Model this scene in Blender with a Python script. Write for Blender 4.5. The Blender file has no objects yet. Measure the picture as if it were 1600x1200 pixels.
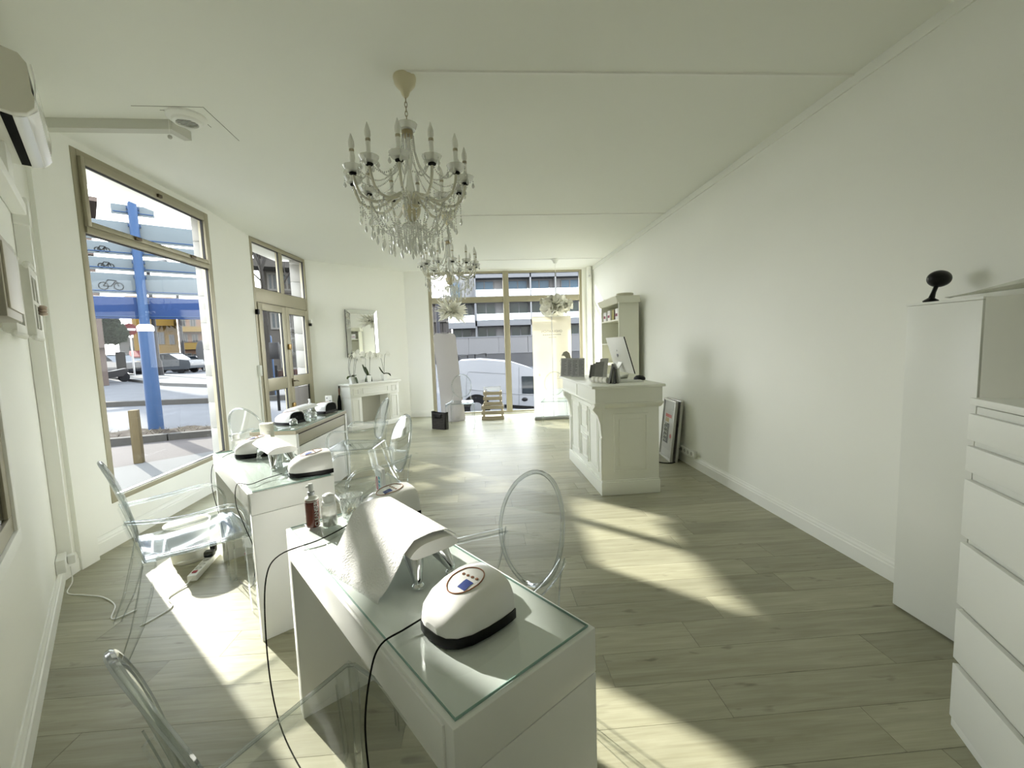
import bpy, bmesh, math, random
from mathutils import Vector, Matrix
import numpy as np
random.seed(7)
C = bpy.context.scene.collection
SC = bpy.context.scene
# ---------------------------------------------------------------- camera
FPX, PITCH, YAW, ROLL, CAMZ = 664.0, -0.0901, -0.0639, 0.03264, 1.47
def _Rz(a): return np.array([[math.cos(a), -math.sin(a), 0], [math.sin(a), math.cos(a), 0], [0, 0, 1]])
def _Rx(a): return np.array([[1, 0, 0], [0, math.cos(a), -math.sin(a)], [0, math.sin(a), math.cos(a)]])
CM = _Rz(YAW) @ _Rx(PITCH) @ np.array([[1, 0, 0], [0, 0, 1], [0, -1, 0]], float) @ _Rz(ROLL)
cam = bpy.data.cameras.new('camera')
cam.sensor_width = 36.0
cam.lens = FPX / 1600 * 36
cam.clip_start = 0.02
cam.clip_end = 500
camo = bpy.data.objects.new('camera', cam)
C.objects.link(camo)
_B = CM @ np.diag([1, -1, -1])
camo.matrix_world = Matrix([list(_B[i]) + [(0, 0, CAMZ)[i]] for i in range(3)] + [[0, 0, 0, 1]])
SC.camera = camo
# ---------------------------------------------------------------- exposure, sky, sun
SC.view_settings.view_transform = 'Standard'
SC.view_settings.look = 'None'
SC.view_settings.gamma = 1
SC.view_settings.use_curve_mapping = False
SC.view_settings.exposure = 1.68
cy = SC.cycles
cy.max_bounces = 14; cy.diffuse_bounces = 9; cy.glossy_bounces = 5; cy.transmission_bounces = 6
cy.transparent_max_bounces = 40
cy.caustics_reflective = False; cy.caustics_refractive = False
cy.sample_clamp_indirect = 8
cy.use_denoising = True
try: cy.denoiser = 'OPENIMAGEDENOISE'
except Exception: pass
W = bpy.data.worlds.new('sky'); SC.world = W; W.use_nodes = True
nt = W.node_tree; nt.nodes.clear()
wo = nt.nodes.new('ShaderNodeOutputWorld'); bg = nt.nodes.new('ShaderNodeBackground')
tc = nt.nodes.new('ShaderNodeTexCoord'); sx = nt.nodes.new('ShaderNodeSeparateXYZ'); cr = nt.nodes.new('ShaderNodeValToRGB')
nt.links.new(tc.outputs['Generated'], sx.inputs[0]); nt.links.new(sx.outputs['Z'], cr.inputs[0])
cr.color_ramp.elements[0].position = 0.0; cr.color_ramp.elements[0].color = (1, .99, .96, 1)
cr.color_ramp.elements[1].position = 0.9; cr.color_ramp.elements[1].color = (.72, .84, 1, 1)
nt.links.new(cr.outputs[0], bg.inputs[0]); nt.links.new(bg.outputs[0], wo.inputs[0])
bg.inputs[1].default_value = 3.1
SUN_AZ, SUN_EL = math.radians(-43.0), math.radians(24.5)
_d = Vector((math.cos(SUN_AZ) * math.cos(SUN_EL), math.sin(SUN_AZ) * math.cos(SUN_EL), -math.sin(SUN_EL)))
sun = bpy.data.lights.new('sun', 'SUN'); sun.energy = 4.6; sun.angle = math.radians(0.9); sun.color = (1, .96, .86)
so = bpy.data.objects.new('sun', sun); C.objects.link(so); so.rotation_euler = _d.to_track_quat('-Z', 'Y').to_euler()
def portal(name, loc, rot, w, h):
    l = bpy.data.lights.new(name, 'AREA'); l.shape = 'RECTANGLE'; l.size = w; l.size_y = h; l.cycles.is_portal = True
    o = bpy.data.objects.new(name, l); C.objects.link(o); o.location = loc; o.rotation_euler = rot
portal('portal_street', (-3.10, 4.26, 1.68), (math.pi / 2, 0, -math.pi / 2), 1.7, 2.8)
portal('portal_entrance', (-3.24, 7.0, 1.55), (math.pi / 2, 0, -math.pi / 2), 1.75, 3.1)
portal('portal_back', (.52, 9.27, 1.55), (-math.pi / 2, 0, 0), 3.4, 3.1)
# ---------------------------------------------------------------- projection helper (real depths, plain geometry)
def ray(px, py):
    return CM @ np.array([(px - 800) / FPX, (py - 600) / FPX, 1.0])
def hz(px, py, z=0.0):
    d = ray(px, py); t = (z - CAMZ) / d[2]; return Vector((d[0] * t, d[1] * t, z))
def atd(px, py, D):
    d = ray(px, py); t = D / math.hypot(d[0], d[1]); return Vector((d[0] * t, d[1] * t, CAMZ + d[2] * t))
def aty(px, py, y):
    d = ray(px, py); t = y / d[1]; return Vector((d[0] * t, y, CAMZ + d[2] * t))
# ---------------------------------------------------------------- materials
MATS = {}
def mat(name, col, rough=.5, metal=0.0, spec=.5, noise=0.0, nscale=8.0, bump=0.0, bscale=60.0, stretch=None, objrand=0.0, emit=None, trans=0.0, coat=0.0):
    if name in MATS: return MATS[name]
    m = bpy.data.materials.new(name); m.use_nodes = True; N = m.node_tree; n = N.nodes; L = N.links
    p = n['Principled BSDF']
    c = (col[0], col[1], col[2], 1)
    p.inputs['Base Color'].default_value = c
    p.inputs['Roughness'].default_value = rough; p.inputs['Metallic'].default_value = metal
    p.inputs['Specular IOR Level'].default_value = spec
    p.inputs['Coat Weight'].default_value = coat
    if trans: p.inputs['Transmission Weight'].default_value = trans
    if emit: p.inputs['Emission Color'].default_value = (*emit[0], 1); p.inputs['Emission Strength'].default_value = emit[1]
    last = None
    if noise or bump:
        t = n.new('ShaderNodeTexCoord'); mp = n.new('ShaderNodeMapping'); L.new(t.outputs['Object'], mp.inputs[0])
        if stretch: mp.inputs['Scale'].default_value = stretch
    if noise:
        z = n.new('ShaderNodeTexNoise'); z.inputs['Scale'].default_value = nscale; z.inputs['Detail'].default_value = 5
        L.new(mp.outputs[0], z.inputs[0])
        r = n.new('ShaderNodeMapRange'); r.inputs[3].default_value = 1 - noise; r.inputs[4].default_value = 1 + noise
        L.new(z.outputs[0], r.inputs[0])
        mx = n.new('ShaderNodeVectorMath'); mx.operation = 'SCALE'; mx.inputs[0].default_value = c[:3]
        L.new(r.outputs[0], mx.inputs[3]); L.new(mx.outputs[0], p.inputs['Base Color']); last = mx
    if objrand:
        oi = n.new('ShaderNodeObjectInfo'); r2 = n.new('ShaderNodeMapRange'); r2.inputs[3].default_value = 1 - objrand; r2.inputs[4].default_value = 1 + objrand
        L.new(oi.outputs['Random'], r2.inputs[0])
        m2 = n.new('ShaderNodeVectorMath'); m2.operation = 'SCALE'; m2.inputs[0].default_value = c[:3]
        if last: L.new(last.outputs[0], m2.inputs[0])
        L.new(r2.outputs[0], m2.inputs[3]); L.new(m2.outputs[0], p.inputs['Base Color'])
    if bump:
        z2 = n.new('ShaderNodeTexNoise'); z2.inputs['Scale'].default_value = bscale; z2.inputs['Detail'].default_value = 3
        L.new(mp.outputs[0], z2.inputs[0])
        b = n.new('ShaderNodeBump'); b.inputs['Strength'].default_value = bump; b.inputs['Distance'].default_value = .01
        L.new(z2.outputs[0], b.inputs['Height']); L.new(b.outputs[0], p.inputs['Normal'])
    MATS[name] = m; return m
def glassy(name, col=(.95, .97, .97), edge=(.6, .66, .68), refl=.05, redge=.6, rough=.02, power=3.0, body=0.0):
    """thin clear sheet: transparent body that tints and mirrors more as the surface turns edge-on"""
    m = bpy.data.materials.new(name); m.use_nodes = True; N = m.node_tree; n = N.nodes; L = N.links; n.clear()
    o = n.new('ShaderNodeOutputMaterial'); mx = n.new('ShaderNodeMixShader'); tr = n.new('ShaderNodeBsdfTransparent'); gl = n.new('ShaderNodeBsdfGlossy')
    gl.inputs['Roughness'].default_value = rough; gl.inputs['Color'].default_value = (.95, .97, .97, 1)
    lw = n.new('ShaderNodeLayerWeight'); lw.inputs[0].default_value = .5
    pw = n.new('ShaderNodeMath'); pw.operation = 'POWER'; pw.inputs[1].default_value = power; L.new(lw.outputs['Facing'], pw.inputs[0])
    mr = n.new('ShaderNodeMapRange'); mr.inputs[3].default_value = refl; mr.inputs[4].default_value = redge; L.new(pw.outputs[0], mr.inputs[0])
    mc = n.new('ShaderNodeMix'); mc.data_type = 'RGBA'; mc.inputs['A'].default_value = (*col, 1); mc.inputs['B'].default_value = (*edge, 1)
    L.new(pw.outputs[0], mc.inputs['Factor']); L.new(mc.outputs['Result'], tr.inputs[0])
    L.new(mr.outputs[0], mx.inputs[0]); L.new(tr.outputs[0], mx.inputs[1]); L.new(gl.outputs[0], mx.inputs[2]); L.new(mx.outputs[0], o.inputs[0])
    if body:
        df = n.new('ShaderNodeBsdfDiffuse'); df.inputs[0].default_value = (.88, .88, .85, 1); m3 = n.new('ShaderNodeMixShader'); m3.inputs[0].default_value = body
        L.new(mx.outputs[0], m3.inputs[1]); L.new(df.outputs[0], m3.inputs[2]); L.new(m3.outputs[0], o.inputs[0])
    MATS[name] = m; return m
wall_m = mat('warm_white_paint', (.895, .90, .855), .75, noise=.015, nscale=1.5, bump=.06, bscale=220)
ceil_m = mat('ceiling_paint', (.875, .885, .835), .85, noise=.012, nscale=1.0)
trim_m = mat('white_trim_paint', (.89, .895, .855), .45, noise=.01)
alu = mat('champagne_aluminium', (.36, .33, .235), .42, metal=.25, noise=.06, nscale=5)
rubber = mat('black_gasket', (.015, .015, .015), .6)
wlac = mat('white_lacquer', (.86, .87, .865), .3, noise=.01)
wply = mat('white_plastic', (.82, .83, .80), .35)
wglossp = mat('glossy_white_plastic', (.86, .86, .86), .15, coat=.4)
blackp = mat('black_plastic', (.006, .006, .007), .35, spec=.2)
blackm = mat('matt_black', (.005, .005, .005), .7, spec=.08)
cream = mat('cream_enamel', (.66, .60, .42), .35)
chrome = mat('chrome', (.78, .8, .82), .12, metal=1)
steel = mat('grey_metal', (.35, .36, .37), .35, metal=.8)
paper = mat('paper_towel', (.90, .90, .90), .9, bump=.5, bscale=160)
pane_m = glassy('window_glass', (.975, .985, .98), (.78, .84, .82), .007, .45, .0, 5.0)
acryl = glassy('clear_acrylic', (.985, .99, .99), (.74, .77, .79), .045, .55, .03, 2.6)
acrylrim = glassy('acrylic_edge', (.90, .92, .92), (.22, .24, .28), .14, .6, .05, 1.6)
crystal = glassy('crystal', (.97, .97, .95), (.84, .83, .78), .22, .6, .12, 1.5, .34)
tglass = glassy('table_glass', (.985, .995, .99), (.80, .90, .86), .04, .6, .0, 4.0)
cutg = glassy('cut_glass', (.96, .97, .97), (.74, .76, .76), .2, .7, .08, 1.5, .10)
# ---------------------------------------------------------------- object helpers
class MB:
    def __init__(s): s.v = []; s.f = []
    def add(s, vs, fs):
        k = len(s.v); s.v += [tuple(v) for v in vs]; s.f += [tuple(i + k for i in f) for f in fs]; return s
    def box(s, x0, x1, y0, y1, z0, z1, M=None):
        vs = [Vector((x, y, z)) for z in (z0, z1) for y in (y0, y1) for x in (x0, x1)]
        if M is not None: vs = [M @ v for v in vs]
        return s.add(vs, [(0, 2, 3, 1), (4, 5, 7, 6), (0, 1, 5, 4), (2, 6, 7, 3), (0, 4, 6, 2), (1, 3, 7, 5)])
    def bbox(s, x0, x1, y0, y1, z0, z1, b=.004, M=None):
        """box with chamfered edges"""
        bm = bmesh.new(); bmesh.ops.create_cube(bm, size=1)
        bmesh.ops.scale(bm, vec=(x1 - x0, y1 - y0, z1 - z0), verts=bm.verts)
        bmesh.ops.bevel(bm, geom=bm.edges[:], offset=min(b, .45 * min(x1 - x0, y1 - y0, z1 - z0)), segments=2, affect='EDGES', profile=.6)
        T = Matrix.Translation(((x0 + x1) / 2, (y0 + y1) / 2, (z0 + z1) / 2))
        if M is not None: T = M @ T
        s.add([T @ v.co for v in bm.verts], [[v.index for v in f.verts] for f in bm.faces]) if not bm.verts.index_update() else 0
        bm.free(); return s
    def prism(s, pts, z0, z1, M=None):
        n = len(pts); vs = [Vector((p[0], p[1], z0)) for p in pts] + [Vector((p[0], p[1], z1)) for p in pts]
        if M is not None: vs = [M @ v for v in vs]
        return s.add(vs, [tuple(range(n))[::-1], tuple(range(n, 2 * n))] + [(i, (i + 1) % n, n + (i + 1) % n, n + i) for i in range(n)])
    def extr(s, pts, vec):
        n = len(pts); vec = Vector(vec); vs = [Vector(p) for p in pts]; vs += [p + vec for p in vs]
        return s.add(vs, [tuple(range(n))[::-1], tuple(range(n, 2 * n))] + [(i, (i + 1) % n, n + (i + 1) % n, n + i) for i in range(n)])
    def lathe(s, prof, n=16, c=(0, 0, 0), M=None, a0=0):
        vs = []; fs = []; m = len(prof)
        for r, z in prof:
            for k in range(n):
                a = a0 + 2 * math.pi * k / n; v = Vector((c[0] + r * math.cos(a), c[1] + r * math.sin(a), c[2] + z)); vs.append(M @ v if M is not None else v)
        for j in range(m - 1):
            for k in range(n): k2 = (k + 1) % n; fs.append((j * n + k, j * n + k2, (j + 1) * n + k2, (j + 1) * n + k))
        if prof[0][0] > 1e-6: fs.append(tuple(range(n))[::-1])
        if prof[-1][0] > 1e-6: fs.append(tuple(range((m - 1) * n, m * n)))
        return s.add(vs, fs)
    def tube(s, pts, r, n=8, closed=False, flat=1.0, up=None, caps=True):
        pts = [Vector(p) for p in pts]; m = len(pts); rs = r if isinstance(r, (list, tuple)) else [r] * m; vs = []; fs = []
        nrm = Vector(up) if up else None
        for i, p in enumerate(pts):
            if closed: t = pts[(i + 1) % m] - pts[i - 1]
            else: t = pts[min(i + 1, m - 1)] - pts[max(i - 1, 0)]
            t.normalize()
            if nrm is None: nrm = Vector((0, 0, 1)) if abs(t.z) < .9 else Vector((1, 0, 0))
            u = nrm - t * nrm.dot(t)
            if u.length < 1e-5: u = t.orthogonal()
            u.normalize(); w = t.cross(u)
            if not up: nrm = u
            for k in range(n):
                a = 2 * math.pi * (k + .5) / n; vs.append(p + u * (rs[i] * flat * math.cos(a)) + w * (rs[i] * math.sin(a)))
        for i in range(m if closed else m - 1):
            j = (i + 1) % m
            for k in range(n): k2 = (k + 1) % n; fs.append((i * n + k, i * n + k2, j * n + k2, j * n + k))
        if not closed and caps: fs += [tuple(range(n))[::-1], tuple(range((m - 1) * n, m * n))]
        return s.add(vs, fs)
    def ball(s, c, r, n=8, m=6, sc=(1, 1, 1), M=None):
        prof = [(r * math.sin(math.pi * j / m), -r * math.cos(math.pi * j / m)) for j in range(m + 1)]
        prof[0] = (1e-4, prof[0][1]); prof[-1] = (1e-4, prof[-1][1])
        T = Matrix.Translation(c) @ Matrix.Diagonal((*sc, 1))
        if M is not None: T = M @ T
        return s.lathe(prof, n, (0, 0, 0), T)
    def octa(s, c, r, h):
        x, y, z = c
        return s.add([(x, y, z + h), (x + r, y, z), (x, y + r, z), (x - r, y, z), (x, y - r, z), (x, y, z - h)],
                     [(0, 1, 2), (0, 2, 3), (0, 3, 4), (0, 4, 1), (5, 2, 1), (5, 3, 2), (5, 4, 3), (5, 1, 4)])
    def sheet(s, fn, nu, nv, th=0.0, closed_u=False):
        P = [[Vector(fn(i / nu, j / nv)) for j in range(nv + 1)] for i in range(nu + 1)]
        w = nv + 1; vs = [p for r in P for p in r]
        fs = [(i * w + j, (i + 1) * w + j, (i + 1) * w + j + 1, i * w + j + 1) for i in range(nu) for j in range(nv)]
        if th:
            nr = [Vector((0, 0, 0)) for _ in vs]
            for f in fs:
                q = (vs[f[1]] - vs[f[0]]).cross(vs[f[3]] - vs[f[0]])
                for i in f: nr[i] += q
            k = len(vs); vs2 = [v - nn.normalized() * th if nn.length > 1e-12 else v for v, nn in zip(vs, nr)]
            f2 = [tuple(i + k for i in f[::-1]) for f in fs]
            b = [i * w for i in range(nu + 1)] + [nu * w + j for j in range(1, nv + 1)] + [i * w + nv for i in range(nu - 1, -1, -1)] + [j for j in range(nv - 1, 0, -1)]
            f3 = [(b[(i + 1) % len(b)], b[i], b[i] + k, b[(i + 1) % len(b)] + k) for i in range(len(b))]
            return s.add(vs + vs2, fs + f2 + f3)
        return s.add(vs, fs)
    def build(s, name, m=None, parent=None, smooth=35, recenter=False):
        me = bpy.data.meshes.new(name); vs = s.v; off = Vector((0, 0, 0))
        if recenter:
            off = sum((Vector(v) for v in vs), Vector((0, 0, 0))) / len(vs); vs = [Vector(v) - off for v in vs]
        me.from_pydata([tuple(v) for v in vs], [], s.f); me.update()
        bm = bmesh.new(); bm.from_mesh(me); bmesh.ops.recalc_face_normals(bm, faces=bm.faces); bm.to_mesh(me); bm.free()
        if smooth:
            me.shade_smooth()
            me.set_sharp_from_angle(angle=math.radians(smooth))
        if m is not None: me.materials.append(m)
        o = bpy.data.objects.new(name, me); C.objects.link(o)
        if parent is not None: o.parent = parent
        if recenter: o.location = off
        return o
def thing(name, label, cat, loc=(0, 0, 0), rz=0.0, group=None):
    o = bpy.data.objects.new(name, None); C.objects.link(o); o.empty_display_size = .05
    o.location = loc; o.rotation_euler = (0, 0, rz); o['label'] = label; o['category'] = cat
    if group: o['group'] = group
    return o
def tag(o, label, cat, group=None):
    o['label'] = label; o['category'] = cat
    if group: o['group'] = group
    return o
def struct(o):
    o['kind'] = 'structure'; return o
def sroot(name, loc=(0, 0, 0), rz=0.0):
    o = bpy.data.objects.new(name, None); C.objects.link(o); o.location = loc; o.rotation_euler = (0, 0, rz); o['kind'] = 'structure'; return o
def dup(o, parent=None):
    c = o.copy(); C.objects.link(c)
    if parent is not None: c.parent = parent
    for ch in list(o.children): dup(ch, c)
    return c
def copyat(o, loc, rz, label, group=None):
    c = dup(o); c.location = loc; c.rotation_euler = (0, 0, rz); c['label'] = label
    if group: c['group'] = group
    return c
def text(s, size, m, parent, loc, rot, name='lettering', mirror=False, ext=.0008, align='CENTER'):
    cu = bpy.data.curves.new(name, 'FONT'); cu.body = s; cu.size = size; cu.align_x = align; cu.align_y = 'CENTER'; cu.extrude = ext
    cu.materials.append(m); t_ = bpy.data.objects.new(name, cu); me = bpy.data.meshes.new_from_object(t_); me.name = name
    if not me.materials: me.materials.append(m)
    bpy.data.objects.remove(t_); o = bpy.data.objects.new(name, me); C.objects.link(o); o.parent = parent; o.location = loc; o.rotation_euler = rot
    if mirror: o.scale = (-1, 1, 1)
    return o
R = math.radians
# ================================================================ room shell
H = 3.085
A = dict(a0=(.884, -1.6), a1=(-2.87, 2.91), a1b=(-2.90, 3.06), a2=(-2.945, 3.2), a3=(-2.957, 3.444), a4=(-3.0, 5.075), a5=(-3.15, 6.2), a6=(-3.07, 7.82),
         a7=(-1.62, 9.24), a8=(-1.12, 9.17), a9=(2.16, 9.17), a10=(2.382, 9.17), a11=(2.382, -1.6))
A = {k: Vector((*v, 0)) for k, v in A.items()}
def seg(mb, p, q, z0, z1, th=.12, e0=0.0, e1=0.0):
    """wall piece whose room face runs p->q; thickness to its left"""
    p = Vector(p); q = Vector(q); d = (q - p).normalized(); n = Vector((-d.y, d.x, 0)); p = p - d * e0; q = q + d * e1
    return mb.prism([p, q, q + n * th, p + n * th], z0, z1)
def wall(name, p, q, z0=0, z1=3.2, th=.12, e0=0.0, e1=0.0, extra=()):
    mb = MB(); seg(mb, p, q, z0, z1, th, e0, e1)
    for x in extra: seg(mb, *x)
    return struct(mb.build(name, wall_m, smooth=0))
wall('wall_left', A['a0'], A['a1'], z0=-.1, e0=.1)
for _o in [o for o in C.objects if o.name == 'wall_left']: pass
wall('wall_left_return', A['a1'], A['a1b'], e0=.0, z0=-.1)
_m = MB(); seg(_m, A['a2'], A['a3'], -.1, 3.2, .17); seg(_m, A['a3'], A['a4'], -.1, .335, .17); seg(_m, A['a3'], A['a4'], 3.03, 3.2, .17)
struct(_m.build('wall_street', wall_m, smooth=0))
_m = MB().prism([A['a4'], A['a5'], A['a5'] + Vector((-.25, 0, 0)), A['a4'] + Vector((-.17, 0, 0))], -.1, 3.2); struct(_m.build('wall_street_pier', wall_m, smooth=0))
struct(MB().prism([A['a5'], A['a6'], A['a6'] + Vector((-.25, .0, 0)), A['a5'] + Vector((-.25, .0, 0))], 3.086, 3.2).build('wall_over_entrance', wall_m, smooth=0))
_m = MB(); seg(_m, A['a6'], A['a7'], -.1, 3.2, .12); seg(_m, A['a6'] + Vector((-.25, .02, 0)), A['a6'], -.1, 3.2, .3)
struct(_m.build('wall_diagonal', wall_m, smooth=0))
wall('wall_back_left', A['a7'], A['a8'], th=.3, z0=-.1)
wall('wall_back_right', A['a9'], A['a10'], th=.3, z0=-.1, e1=.15)
_m = MB(); seg(_m, A['a8'], A['a9'], 3.05, 3.2, .3); seg(_m, A['a8'], A['a9'], -.1, .03, .3); struct(_m.build('wall_back_lintel', wall_m, smooth=0))
wall('wall_right', A['a10'], A['a11'], z0=-.1, e1=.12)
wall('wall_near', A['a11'], A['a0'], z0=-.1, e1=.3)
# pillar beside the street window and the round corner pipe
struct(MB().prism([(-2.868, 3.055), (-2.875, 3.20), (-3.05, 3.205), (-3.05, 3.05)], 0, H + .02).build('trim_1', wall_m, smooth=0))
struct(MB().lathe([(.055, 0), (.055, H)], 18, (2.30, 9.09, 0)).build('trim_2', wall_m))
out = [A[k] for k in ('a0', 'a1', 'a1b', 'a2', 'a3', 'a4', 'a5', 'a6', 'a7', 'a8', 'a9', 'a10', 'a11')]
ceiling = struct(MB().prism([Vector((2.55, -1.75, 0)), Vector((2.55, 9.5, 0)), Vector((-1.6, 9.6, 0)), Vector((-3.3, 8.0, 0)), Vector((-3.6, 7.9, 0)), Vector((-3.6, 3.0, 0)), Vector((-3.1, 2.9, 0)), Vector((.7, -1.75, 0))], H, H + .12).build('ceiling', ceil_m, smooth=0))
# floor slab and planks
slab_pts = [(2.4, -1.65), (2.4, 9.2), (-1.12, 9.47), (-1.65, 9.3), (-3.1, 7.9), (-3.55, 7.85), (-3.55, 6.2), (-3.3, 5.1), (-3.2, 3.1), (-2.95, 2.95), (.85, -1.65)]
floor = struct(MB().prism(slab_pts[::-1], -.1, -.008).build('floor', mat('joint_dark', (.10, .095, .065), .8), smooth=0))
def make_oak():
    m = bpy.data.materials.new('greyed_oak_vinyl'); m.use_nodes = True; N = m.node_tree; n = N.nodes; L = N.links; p = n['Principled BSDF']
    t = n.new('ShaderNodeTexCoord'); oi = n.new('ShaderNodeObjectInfo'); ad = n.new('ShaderNodeVectorMath'); ad.operation = 'ADD'
    sc = n.new('ShaderNodeVectorMath'); sc.operation = 'SCALE'; sc.inputs[3].default_value = 37.0
    cb = n.new('ShaderNodeCombineXYZ'); 
    for i in range(3): L.new(oi.outputs['Random'], cb.inputs[i])
    L.new(cb.outputs[0], sc.inputs[0]); L.new(t.outputs['Object'], ad.inputs[0]); L.new(sc.outputs[0], ad.inputs[1])
    def noise(scl, s, det=6, dist=0.0):
        mp = n.new('ShaderNodeMapping'); mp.inputs['Scale'].default_value = s; L.new(ad.outputs[0], mp.inputs[0])
        z = n.new('ShaderNodeTexNoise'); z.inputs['Scale'].default_value = scl; z.inputs['Detail'].default_value = det; z.inputs['Distortion'].default_value = dist
        L.new(mp.outputs[0], z.inputs[0]); return z
    a = noise(3.0, (1.0, 9, 1), 8, .6); b = noise(7.0, (.5, 16, 1), 6); k = noise(4.0, (1.4, 4.5, 1), 2, .3)
    r1 = n.new('ShaderNodeValToRGB'); e = r1.color_ramp.elements
    e[0].position = .30; e[0].color = (.312, .302, .212, 1); e[1].position = .72; e[1].color = (.402, .393, .290, 1)
    L.new(a.outputs[0], r1.inputs[0])
    r2 = n.new('ShaderNodeMapRange'); r2.inputs[1].default_value = .3; r2.inputs[2].default_value = .7; r2.inputs[3].default_value = .92; r2.inputs[4].default_value = 1.05; L.new(b.outputs[0], r2.inputs[0])
    r3 = n.new('ShaderNodeMapRange'); r3.inputs[1].default_value = .66; r3.inputs[2].default_value = .76; r3.inputs[3].default_value = 1; r3.inputs[4].default_value = .62; L.new(k.outputs[0], r3.inputs[0])
    r4 = n.new('ShaderNodeMapRange'); r4.inputs[3].default_value = .86; r4.inputs[4].default_value = 1.12; L.new(oi.outputs['Random'], r4.inputs[0])
    m1 = n.new('ShaderNodeMath'); m1.operation = 'MULTIPLY'; L.new(r2.outputs[0], m1.inputs[0]); L.new(r3.outputs[0], m1.inputs[1])
    m2 = n.new('ShaderNodeMath'); m2.operation = 'MULTIPLY'; L.new(m1.outputs[0], m2.inputs[0]); L.new(r4.outputs[0], m2.inputs[1])
    v = n.new('ShaderNodeVectorMath'); v.operation = 'SCALE'; L.new(r1.outputs[0], v.inputs[0]); L.new(m2.outputs[0], v.inputs[3]); L.new(v.outputs[0], p.inputs['Base Color'])
    rr = n.new('ShaderNodeMapRange'); rr.inputs[3].default_value = .32; rr.inputs[4].default_value = .46; L.new(b.outputs[0], rr.inputs[0]); L.new(rr.outputs[0], p.inputs['Roughness'])
    bp = n.new('ShaderNodeBump'); bp.inputs['Strength'].default_value = .06; bp.inputs['Distance'].default_value = .004; L.new(b.outputs[0], bp.inputs['Height']); L.new(bp.outputs[0], p.inputs['Normal'])
    p.inputs['Specular IOR Level'].default_value = .25
    return m
oak = make_oak()
room_poly = [Vector((p[0], p[1])) for p in [(.884, -1.6), (-2.87, 2.93), (-2.95, 3.1), (-3.2, 5.5), (-3.2, 7.75), (-1.62, 9.24), (-1.12, 9.25), (2.382, 9.25), (2.382, -1.6)]]
hull = room_poly
def clip(poly, hp):
    n = len(hp)
    for i in range(n):
        a, b = hp[i], hp[(i + 1) % n]; e = b - a
        if e.length < 1e-6: continue
        side = lambda q: e.x * (q.y - a.y) - e.y * (q.x - a.x)
        o = []
        for j in range(len(poly)):
            p, q = poly[j], poly[(j + 1) % len(poly)]; sp, sq = side(p) <= 1e-9, side(q) <= 1e-9
            if sp: o.append(p)
            if sp != sq:
                t = side(p) / (side(p) - side(q)); o.append(p + (q - p) * t)
        poly = o
        if len(poly) < 3: return []
    return poly
_y = -1.6; row = 0; npl = 0
ROWH = .192; PL = 1.28
while _y < 9.25:
    x = -3.4 - random.random() * PL
    while x < 2.4:
        q = clip([Vector((x + .0008, _y + .0008)), Vector((x + PL - .0008, _y + .0008)), Vector((x + PL - .0008, _y + ROWH - .0008)), Vector((x + .0008, _y + ROWH - .0008))], hull)
        if len(q) >= 3:
            ar = abs(sum(q[i].x * q[(i + 1) % len(q)].y - q[(i + 1) % len(q)].x * q[i].y for i in range(len(q)))) / 2
            if ar > .004:
                MB().prism([(a.x, a.y) for a in q], -.008, 0).build('plank', oak, floor, smooth=0, recenter=True); npl += 1
        x += PL
    _y += ROWH; row += 1
# baseboards
def board(name, p, q, h=.135, th=.018, e0=0, e1=0):
    p = Vector(p); q = Vector(q); d = (q - p).normalized(); n = Vector((d.y, -d.x, 0)); p -= d * e0; q += d * e1
    mb = MB()
    prof = [(0, 0), (th, 0), (th, h * .66), (th * .72, h * .70), (th * .72, h * .80), (th * .45, h * .88), (th * .3, h), (0, h)]
    L_ = (q - p)
    mb.extr([p + n * a + Vector((0, 0, z)) for a, z in prof], L_)
    return struct(mb.build(name, trim_m, smooth=0))
board('baseboard_right', (2.382, 9.0, 0), (2.382, -1.6, 0))
board('baseboard_left', A['a0'], A['a1'], e1=-.02)
board('baseboard_left_return', A['a1'], A['a1b'])
board('baseboard_street', A['a2'] + Vector((0, .04, 0)), A['a4'])
board('baseboard_pier', A['a4'], A['a5'], e1=-.03)
board('baseboard_diagonal', A['a6'], A['a7'], e0=-.02)
board('baseboard_back', A['a7'], A['a8'])
# flat cornice strip on the right wall, batten mouldings on the ceiling
struct(MB().box(2.368, 2.383, -1.6, 9.1, 3.02, H).build('trim_3', wall_m, smooth=0))
for i, yy in enumerate((2.667, 5.43, 8.18)):
    x0 = (-.40, -.40, -.05)[i]
    struct(MB().extr([(x0, yy - .012, H), (x0, yy - .009, H - .009), (x0, yy + .009, H - .009), (x0, yy + .012, H)], (2.382 - x0, 0, 0)).build('trim_%d' % (4 + i), trim_m, smooth=0))
# hatch grooves on the ceiling, thin shadow strips
_dk = mat('joint_grey', (.22, .22, .18), .8)
_m = MB()
def line(mb, p, q, w=.004):
    p = Vector(p); q = Vector(q); d = (q - p).normalized(); n = Vector((-d.y, d.x, 0)) * w / 2
    mb.prism([p - n, q - n, q + n, p + n], H - .0015, H + .001)
for a, b in (((-2.2, 3.035), (-1.765, 3.05)), ((-1.765, 3.05), (-1.79, 3.507)), ((-2.06, 3.086), (-1.86, 3.09)), ((-1.86, 3.09), (-1.872, 3.308))):
    line(_m, (*a, 0), (*b, 0), .0035)
struct(_m.build('trim_7', _dk, smooth=0))
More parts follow.
